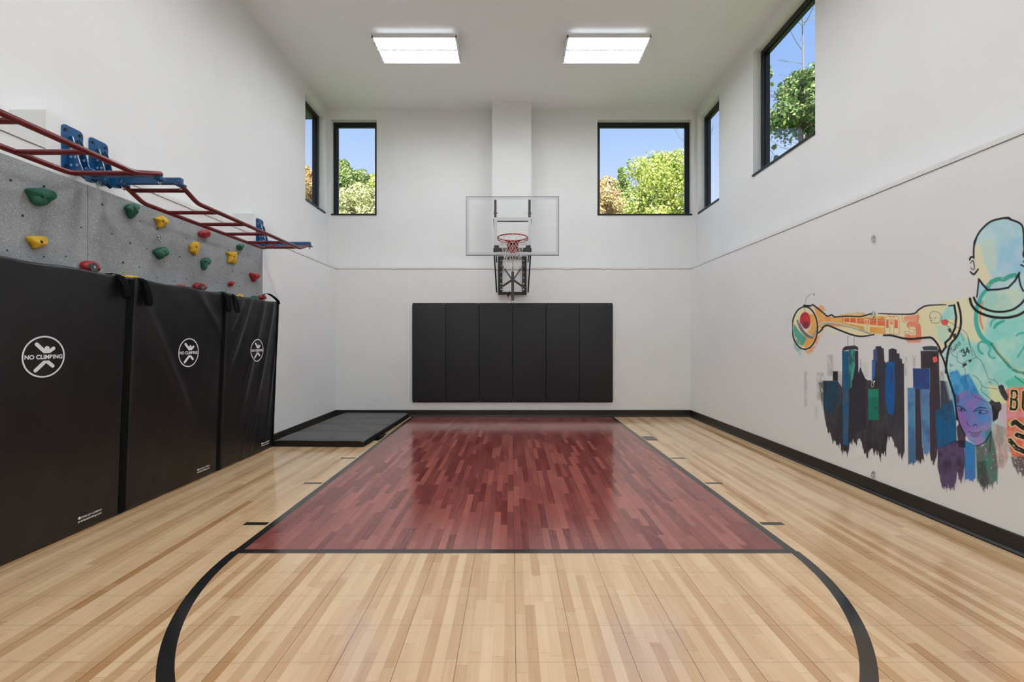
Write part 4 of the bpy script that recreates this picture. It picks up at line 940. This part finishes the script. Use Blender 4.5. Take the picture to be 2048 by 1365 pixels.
    poly(cI([(480, 330), (515, 300), (560, 330), (560, 345), (600, 345), (598, 385), (575, 415), (562, 480), (515, 512), (508, 400), (498, 350)]), (40, 36, 38), 1, 1, vary=.1); line(cI([(555, 385), (572, 355), (565, 340)]), 1.4, (190, 180, 170), .9)
    for p, w_ in (([(162, 352), (205, 362), (256, 402)], 2.2), ([(180, 388), (205, 374), (240, 396), (212, 408), (180, 392)], 1.3), ([(322, 412), (366, 378), (405, 368), (455, 378)], 2.2), ([(340, 408), (385, 392), (430, 396), (468, 410), (430, 430), (378, 432)], 1.5), ([(266, 498), (272, 535), (296, 552)], 1.4), ([(322, 552), (340, 535), (358, 540)], 2.0), ([(278, 602), (320, 616), (360, 618), (412, 598)], 1.5), ([(300, 640), (340, 655), (375, 640)], 1.2), ([(350, 742), (400, 730), (450, 690), (498, 600)], 3.2), ([(498, 600), (492, 700), (484, 800)], 1.8), ([(215, 700), (235, 830), (245, 950)], 1.2), ([(30, 750), (100, 720), (160, 692)], 1.2)):
        line(cI(p), w_, (34, 30, 48), .92, taper=.35)
    poly(ell(*cI([(208, 390)])[0], 2.2, 2.2), (26, 24, 40), 1, 1); poly(ell(*cI([(388, 412)])[0], 3.2, 2.8), (22, 26, 44), 1, 1); poly(ell(*cI([(384, 408)])[0], .8, .8), (190, 200, 215), 1, .8)
    poly(cI([(280, 602), (330, 616), (410, 600), (380, 640), (340, 652), (300, 640)]), (120, 72, 130), .55, 3)
    # -- train along the forearm
    OR = (214, 112, 74); OL = (176, 74, 52)
    poly(cA([(440, 905), (520, 890), (700, 888), (792, 882), (796, 1022), (690, 1010), (560, 962), (450, 925)]), (206, 152, 66), .95, 1.5, col2=(218, 166, 92), seed=90)
    poly(cA([(470, 897), (792, 905), (792, 955), (650, 952), (480, 922)]), OR, 1, .8, col2=(200, 96, 60), mixs=(8, 6))
    poly(cA([(500, 925), (650, 945), (792, 958), (792, 970), (640, 962), (500, 935)]), (240, 206, 160), .9, .8)
    for x in (485, 530, 580, 735): line(cA([(x, 893), (x, 930 if x < 600 else 955)]), 1.3, (240, 206, 160))
    line(cA([(600, 912), (792, 918)]), .6, (244, 226, 200), .7)
    poly(cA([(640, 905), (682, 908), (682, 1012), (640, 998)]), (240, 202, 156), 1, .6); line(cA([(661, 908), (661, 1004)]), .5, OL)
    for x0, x1 in ((644, 656), (666, 678)): poly(cA([(x0, 912), (x1, 912), (x1, 945), (x0, 944)]), OR, 1, .5)
    fr = cA([(796, 1020), (796, 905), (812, 880), (835, 870), (870, 870), (895, 890), (905, 915), (903, 1018)])
    poly(fr, (240, 208, 170), 1, .6); line(fr, .8, OL, closed=True, curve=False)
    for q in ([(804, 908), (824, 908), (824, 972), (804, 972)], [(868, 908), (893, 912), (893, 975), (868, 975)], [(824, 884), (872, 884), (872, 892), (824, 892)], [(838, 915), (855, 915), (855, 925), (838, 925)], [(838, 930), (855, 930), (855, 945), (838, 945)]): poly(cA(q), OR, 1, .6)
    for q in ([(833, 1015), (833, 905), (862, 905), (862, 1015)],): line(cA(q), .7, OL, curve=False)
    # -- outlined numeral 3 on the upper arm
    for p in ([(960, 320), (1150, 300), (1110, 400), (1010, 430)], [(1040, 400), (1160, 450), (1170, 600), (1170, 690), (1010, 690), (985, 620)]): line(cG(p), 10.5, (226, 128, 102), .8, curve=False)
    line(cG([(1150, 440), (1165, 560), (1150, 640), (1010, 640)]), 9, (222, 112, 90), .7, curve=False)
    for p in ([(890, 262), (900, 380), (985, 380), (1000, 400), (970, 440), (1010, 500), (1095, 505), (1095, 570), (1060, 585), (1025, 560), (1025, 540), (935, 540), (945, 650), (965, 700), (1180, 700), (1215, 640), (1190, 410), (1150, 370), (1158, 210)],): line(cG(p), .8, (178, 62, 50), curve=False)
    # -- fruit-red ball on a grey curved band inside the hand
    line(cA([(245, 1045), (272, 1000), (292, 955), (330, 936), (420, 941), (540, 966), (620, 992), (685, 1018)]), 4, (158, 152, 150), 1, taper=.3)
    line(cA([(290, 950), (335, 929), (430, 934), (600, 980)]), 1.2, (226, 212, 200), .9); line(cA([(132, 915), (165, 985), (205, 1028), (248, 1048)]), 6.4, (112, 110, 112), 1, taper=.7)
    poly(ell(*cA([(190, 915)])[0], 10.6, 16.8), (190, 58, 54), 1, .8, col2=(168, 44, 62), mixs=(6, 6)); poly(ell(*cA([(200, 950)])[0], 7, 7.5), (104, 34, 60), .8, 4, grit=.15)
    line(cA([(140, 918), (175, 970), (215, 1015), (240, 1030)]), 1.4, (232, 224, 218), 1, taper=.5)
    # -- thin pen drawing of a ball player leaping
    def pen(p, w_=.9, **k): line(cH(p), w_, (38, 42, 48), .95, **k)
    for p in ([(245, 215), (240, 175), (200, 140), (150, 132), (118, 155), (112, 200), (125, 250), (150, 265), (215, 258), (245, 225)], [(115, 200), (145, 215)], [(125, 235), (145, 235)], [(165, 220), (185, 195)], [(318, 245), (370, 275), (410, 310)], [(300, 290), (345, 330), (380, 390)], [(410, 310), (440, 320), (500, 355), (545, 415), (570, 510), (612, 590), (640, 650), (690, 690), (730, 770), (760, 850), (785, 905)],
              [(350, 590), (380, 640), (415, 655), (430, 700), (478, 728)], [(478, 722), (550, 690), (650, 650)], [(475, 765), (512, 790), (518, 900), (570, 1020), (600, 1080), (660, 1120), (785, 1172)], [(598, 862), (640, 880), (700, 960), (700, 1040), (760, 1090), (812, 1140)], [(785, 905), (850, 918), (885, 960), (893, 1000)], [(705, 975), (740, 998), (800, 1006), (888, 1016)], [(770, 945), (800, 930), (800, 960)],
              [(85, 745), (95, 700), (140, 680)], [(85, 745), (155, 718)], [(225, 625), (275, 660), (300, 655)], [(300, 545), (330, 520), (350, 500)], [(360, 560), (330, 620), (300, 660)], [(465, 380), (500, 470)], [(545, 430), (560, 500), (600, 640)]): pen(p)
    for q, c in (([(250, 235), (300, 228), (318, 250), (305, 285), (265, 285), (248, 260)], (206, 80, 76)), ([(140, 655), (190, 642), (202, 700), (155, 720)], (220, 98, 84))): poly(cH(q), c, 1, .7); line(cH(q), .9, INK, closed=True)
    for q in ([(478, 735), (522, 712), (536, 742), (492, 768)], [(550, 690), (580, 675), (590, 700), (560, 715)], [(888, 985), (920, 965), (950, 975), (965, 1020), (1005, 1095), (998, 1150), (965, 1145), (925, 1085), (905, 1045)], [(782, 1168), (815, 1135), (850, 1165), (905, 1160), (925, 1190), (912, 1245), (880, 1255), (850, 1220)], [(315, 330), (345, 320), (362, 380), (330, 368)], [(372, 392), (412, 380), (405, 440), (372, 430)]): poly(cH(q), (56, 58, 64), 1, .8)
    o_ = cH([(362, 640)])[0]; stroke_text('Twins', (o_[0]+1, o_[1]-4), (6.4, -7.6), (-5.5, -8.5), {'T': .62, 'w': .78, 'i': .28, 'n': .58, 's': .5}, 1.1, (30, 34, 40))
    o_ = cH([(490, 645)])[0]; stroke_text('34', o_, (9.0, -5.2), (-4.2, -10.5), {'3': .85}, 2.3, (34, 36, 42))
    line(cH([(430, 655), (420, 620), (440, 590), (500, 550)]), .8)
    for x, y in ((360, 740), (350, 760), (375, 750), (345, 745), (340, 800), (335, 870), (350, 735)): line(cH([(x-8, y-6), (x+8, y+6)]), .8)
    # -- heavy black brush outlines
    line(cE([(418, 725), (417, 640), (428, 540), (465, 440), (530, 352), (620, 275), (720, 240), (845, 222), (880, 245), (960, 275), (1015, 315), (1036, 400), (1040, 520), (1044, 640), (1046, 720)]), 4.2, INK, taper=.25)
    line(cE([(790, 228), (845, 228), (875, 245)]), 5, INK, taper=.3); line(cE([(425, 560), (432, 520), (450, 480)]), 5, INK, taper=.4)
    for p, w_ in (([(368, 745), (382, 712), (420, 706)], 4.4), ([(375, 790), (405, 752), (422, 800), (425, 855), (408, 868)], 2.2), ([(376, 838), (402, 870)], 1.6), ([(376, 893), (415, 925), (440, 905), (474, 860)], 4.0), ([(1036, 640), (1034, 700)], 4), ([(1002, 806), (1042, 826)], 3.6), ([(1030, 775), (1046, 750), (1075, 745), (1085, 800), (1060, 850), (1042, 826)], 2.4)): line(cE(p), w_, INK, taper=.3)
    line(cE([(457, 1205), (470, 1100), (481, 985)]), 3.2, INK, curve=False); line(cE([(481, 985), (530, 1050), (592, 1120), (720, 1112), (845, 1092), (930, 1005), (984, 905)]), 4.2, INK, curve=False); line(cE([(984, 905), (980, 960), (1000, 1060), (1034, 1132)]), 3.8, INK)
    line(cA([(1440, 750), (1455, 800), (1500, 848), (1590, 884), (1700, 895), (1790, 880), (1850, 850), (1920, 790), (1960, 700)]), 5.4, INK); line(cA([(1470, 742), (1495, 790), (1560, 830), (1650, 850), (1750, 838), (1815, 800), (1855, 755), (1890, 690)]), 4.6, INK)
    line(cA([(1282, 804), (1318, 800)]), 3, INK); line(cA([(1322, 800), (1336, 890), (1328, 970), (1290, 1050), (1252, 1085), (1258, 1115), (1225, 1160)]), 4.6, INK, curve=False)
    line(cA([(1348, 780), (1368, 860), (1370, 955), (1342, 1035), (1296, 1090), (1275, 1150), (1262, 1240), (1258, 1310)]), 4.6, INK)
    line(cA([(1260, 796), (1170, 798), (1100, 806), (1050, 835), (1012, 864), (900, 868), (745, 862)]), 3.4, INK, taper=.6); line(cA([(700, 862), (650, 876), (612, 886), (500, 883), (412, 889), (392, 871), (360, 885), (290, 826), (250, 796), (228, 806), (180, 800)]), 3.0, INK, curve=False)
    line(cA([(1225, 1160), (1192, 1092), (1150, 1048), (1100, 1046), (1000, 1056), (930, 1050), (850, 1030), (785, 1028)]), 4.4, INK, taper=.25); line(cA([(712, 1022), (620, 1036), (540, 1022), (430, 980), (362, 953), (325, 968), (318, 985), (290, 1010)]), 3.6, INK, taper=.3)
    line(cH([(210, 570), (262, 670), (292, 760), (322, 880), (372, 1035), (396, 1110), (408, 1230), (420, 1365)]), 4.2, INK, taper=.3); line(cI([(152, 330), (160, 400), (188, 520), (250, 645)]), 3.0, INK, taper=.5)
    line(ell(*cA([(188, 972)])[0], 25.4, 42.5), 3.0, INK, closed=True, curve=False); poly(cA([(178, 796), (228, 797), (232, 812), (180, 814)]), INK, 1, .8)
    line(cA([(188, 856), (188, 815)]), .8, (60, 30, 30)); line(cA([(189, 796), (197, 755), (215, 727), (240, 712)]), .8, (90, 80, 80)); line(cA([(256, 712), (260, 722)]), 2, (110, 96, 90))
    # -- keep only painted faces
    C_ = C.reshape(*sh, 3); A_ = A.reshape(sh)
    m = (A_[:-1, :-1] > .03) | (A_[1:, :-1] > .03) | (A_[:-1, 1:] > .03) | (A_[1:, 1:] > .03)
    ii, jj = np.nonzero(m); idg = np.arange(N).reshape(sh)
    q = np.stack([idg[ii, jj], idg[ii, jj+1], idg[ii+1, jj+1], idg[ii+1, jj]], 1)
    used, inv = np.unique(q.ravel(), return_inverse=True); nf = len(q)
    co = np.stack([np.full(N, xw), Yg.ravel(), Zg.ravel()], 1)[used]
    me = bpy.data.meshes.new('mural'); me.vertices.add(len(used)); me.vertices.foreach_set('co', co.ravel())
    me.loops.add(4*nf); me.loops.foreach_set('vertex_index', inv.astype(np.int32).ravel()); me.polygons.add(nf)
    me.polygons.foreach_set('loop_start', np.arange(0, 4*nf, 4, dtype=np.int32)); me.polygons.foreach_set('loop_total', np.full(nf, 4, dtype=np.int32)); me.update()
    at = me.color_attributes.new('paint', 'FLOAT_COLOR', 'POINT')
    cc = np.concatenate([C[used], np.ones((len(used), 1))], 1); at.data.foreach_set('color', cc.ravel().astype(np.float32))
    mm = mat('mural_paint', (.5, .5, .5), .6, spec=.3); nt = mm.node_tree; an = nt.nodes.new('ShaderNodeAttribute'); an.attribute_name = 'paint'
    nt.links.new(an.outputs['Color'], nt.nodes['Principled BSDF'].inputs['Base Color']); bump(mm, 160, .25, .001)
    o = obj('wall_mural', me, mm)
    setlab(o, 'colourful painted mural of an outlined athlete and dark city skyline on the right wall', 'mural')
mural()
# ------------------------------------------------------------------ trees outside
def tree(label, x, y, top, rad, hgt, mt, n, leaf, seed, lumps=26, gap=0.0, base=-.5):
    rg = random.Random(seed); t = thing('leafy_tree', label, 'tree', (x, y, base), 'trees outside the windows')
    cz = top-hgt
    L = []
    for k in range(lumps):
        a = rg.uniform(0, 2*math.pi); e_ = math.asin(rg.uniform(-.5, 1)); r_ = rg.uniform(.25, .86)
        L.append((Vector((x+rad*r_*math.cos(a)*math.cos(e_), y+rad*r_*math.sin(a)*math.cos(e_), cz+hgt*r_*math.sin(e_))), rg.uniform(.14, .28)*rad))
    for k in range(16):
        u = rg.random(); a = rg.uniform(0, 6.28); q_ = rad*.6*(1-u)*rg.uniform(.4, 1)
        L.append((Vector((x+q_*math.cos(a), y+q_*math.sin(a), top-hgt*(.62-.48*u))), (.26-.10*u)*rad))
    nr = np.random.RandomState(seed)
    idx = nr.randint(0, len(L), n); c = np.array([L[i][0] for i in idx]); rr = np.array([L[i][1] for i in idx])
    d = nr.normal(size=(n, 3)); d /= np.linalg.norm(d, axis=1)[:, None]
    p = c+d*(rr*nr.uniform(.55, 1.08, n))[:, None]
    n1 = d+nr.normal(size=(n, 3))*.7; n1[:, 2] += .3; n1 /= np.linalg.norm(n1, axis=1)[:, None]
    a = np.cross(n1, nr.normal(size=(n, 3))); a /= np.linalg.norm(a, axis=1)[:, None]; b = np.cross(n1, a)
    s = (leaf*nr.uniform(.6, 1.3, n))[:, None]
    V = np.stack([p-a*s, p-b*s*.6+n1*s*.12, p+a*s, p+b*s*.6+n1*s*.12], 1).reshape(-1, 3)
    me = bpy.data.meshes.new('foliage'); me.vertices.add(4*n); me.vertices.foreach_set('co', V.ravel())
    me.loops.add(4*n); me.loops.foreach_set('vertex_index', np.arange(4*n)); me.polygons.add(n)
    me.polygons.foreach_set('loop_start', np.arange(0, 4*n, 4)); me.polygons.foreach_set('loop_total', np.full(n, 4)); me.update(); me.validate()
    obj('foliage', me, mt, t)
    bm = BM(); tube(bm, [(x, y, base), (x+.1, y, base+(cz-base)*.6), (x, y+.1, cz+hgt*.3)], [.05*rad+.08, .045*rad+.05, .04], 10); obj('trunk', bm, M_bark, t)
    bm = BM()
    for (q_, r_) in L[:14]: 
        st = Vector((x, y, cz-hgt*.6+rg.uniform(0, hgt*.5))); tube(bm, [st, (st+q_)/2+Vector((0, 0, .1*rad)), q_], [.03*rad, .018*rad, .008*rad], 6)
    obj('branches', bm, M_bark, t)
tree('broad yellow-green tree filling the right back window', 8.55, 26, 12.3, 3.5, 4.2, M_leaf_yg, 46000, .085, 21, 95)
tree('thin green tree left of the broad one in the right back window', 8.7, 36, 15.6, 1.5, 4.6, M_leaf_g, 9000, .10, 2, 30)
tree('pinkish autumn tree low at the left of the right back window', 4.15, 20, 8.9, 1.25, 2.6, M_leaf_pink, 17000, .06, 3, 44)
tree('dark tree at the right edge of the right back window', 14.2, 36, 13.6, 2.2, 3.6, M_leaf_dk, 16000, .15, 4, 40)
tree('green tree at the left of the left back window', -9.6, 26, 12.0, 2.0, 3.4, M_leaf_g, 42000, .08, 5, 80)
tree('light green tree at the right of the left back window', -10.5, 35, 14.5, 3.0, 4.2, M_leaf_yg, 44000, .11, 6, 80)
tree('low pale tree between the two in the left back window', -6.15, 18.5, 7.9, 1.7, 1.8, M_leaf_pale, 30000, .06, 7, 50)
tree('red-leaved tree seen through the left side window', -9.75, 21.4, 9.9, 1.5, 2.6, M_leaf_or, 26000, .07, 8, 50)
tree('dark green tree close outside the large right window', 7.4, 11.6, 8.35, 1.2, 1.1, M_leaf_dk, 15000, .048, 9, 44)
tree('slender green tree at the edge of the large right window', 7.35, 13.1, 10.2, .35, 2.8, M_leaf_g, 1600, .045, 10, 22)
def bare(label, x, y, top, seed, lean, n=26, spread=1.6):
    rg = random.Random(seed); t = thing('bare_tree', label, 'tree', (x, y, -.5), 'trees outside the windows')
    bm = BM(); tube(bm, [(x, y, -.5), (x+.1, y, 3), (x+.05, y, top*.75), (x, y, top)], [.10, .07, .04, .012], 8); tr = obj('trunk', bm, M_bark2, t)
    bm = BM()
    for k in range(n):
        z = 3.2+(top-3.2)*rg.random(); a = rg.uniform(0, 6.28); L = rg.uniform(.6, spread)
        d = Vector((math.cos(a)*.9+lean, math.sin(a)*.9, .35)).normalized(); p = Vector((x, y, z)); pts = [p]
        for s in range(7):
            d = (d+Vector((rg.uniform(-.15, .15), rg.uniform(-.15, .15), rg.uniform(-.12, .10)))).normalized(); p = p+d*L/5; pts.append(p)
            if s in (2, 3, 4):
                e2 = (d+Vector((rg.uniform(-.7, .7), rg.uniform(-.7, .7), rg.uniform(-.2, .5)))).normalized()
                tube(bm, [p, p+e2*L*.25, p+e2*L*.45+Vector((0, 0, -.03))], [.007, .005, .002], 4)
        tube(bm, smooth_path(pts, 2), [.013*(1-q_/15.) for q_ in range(15)], 5)
    obj('branches', bm, M_bark2, t)
bare('bare branching tree in the upper right window', 10.1, 15.8, 13.4, 11, -.3, 44, 2.6)
bare('bare twiggy tree outside the small right side window', 8.5, 20.5, 14.5, 12, -.2, 34, 1.9)
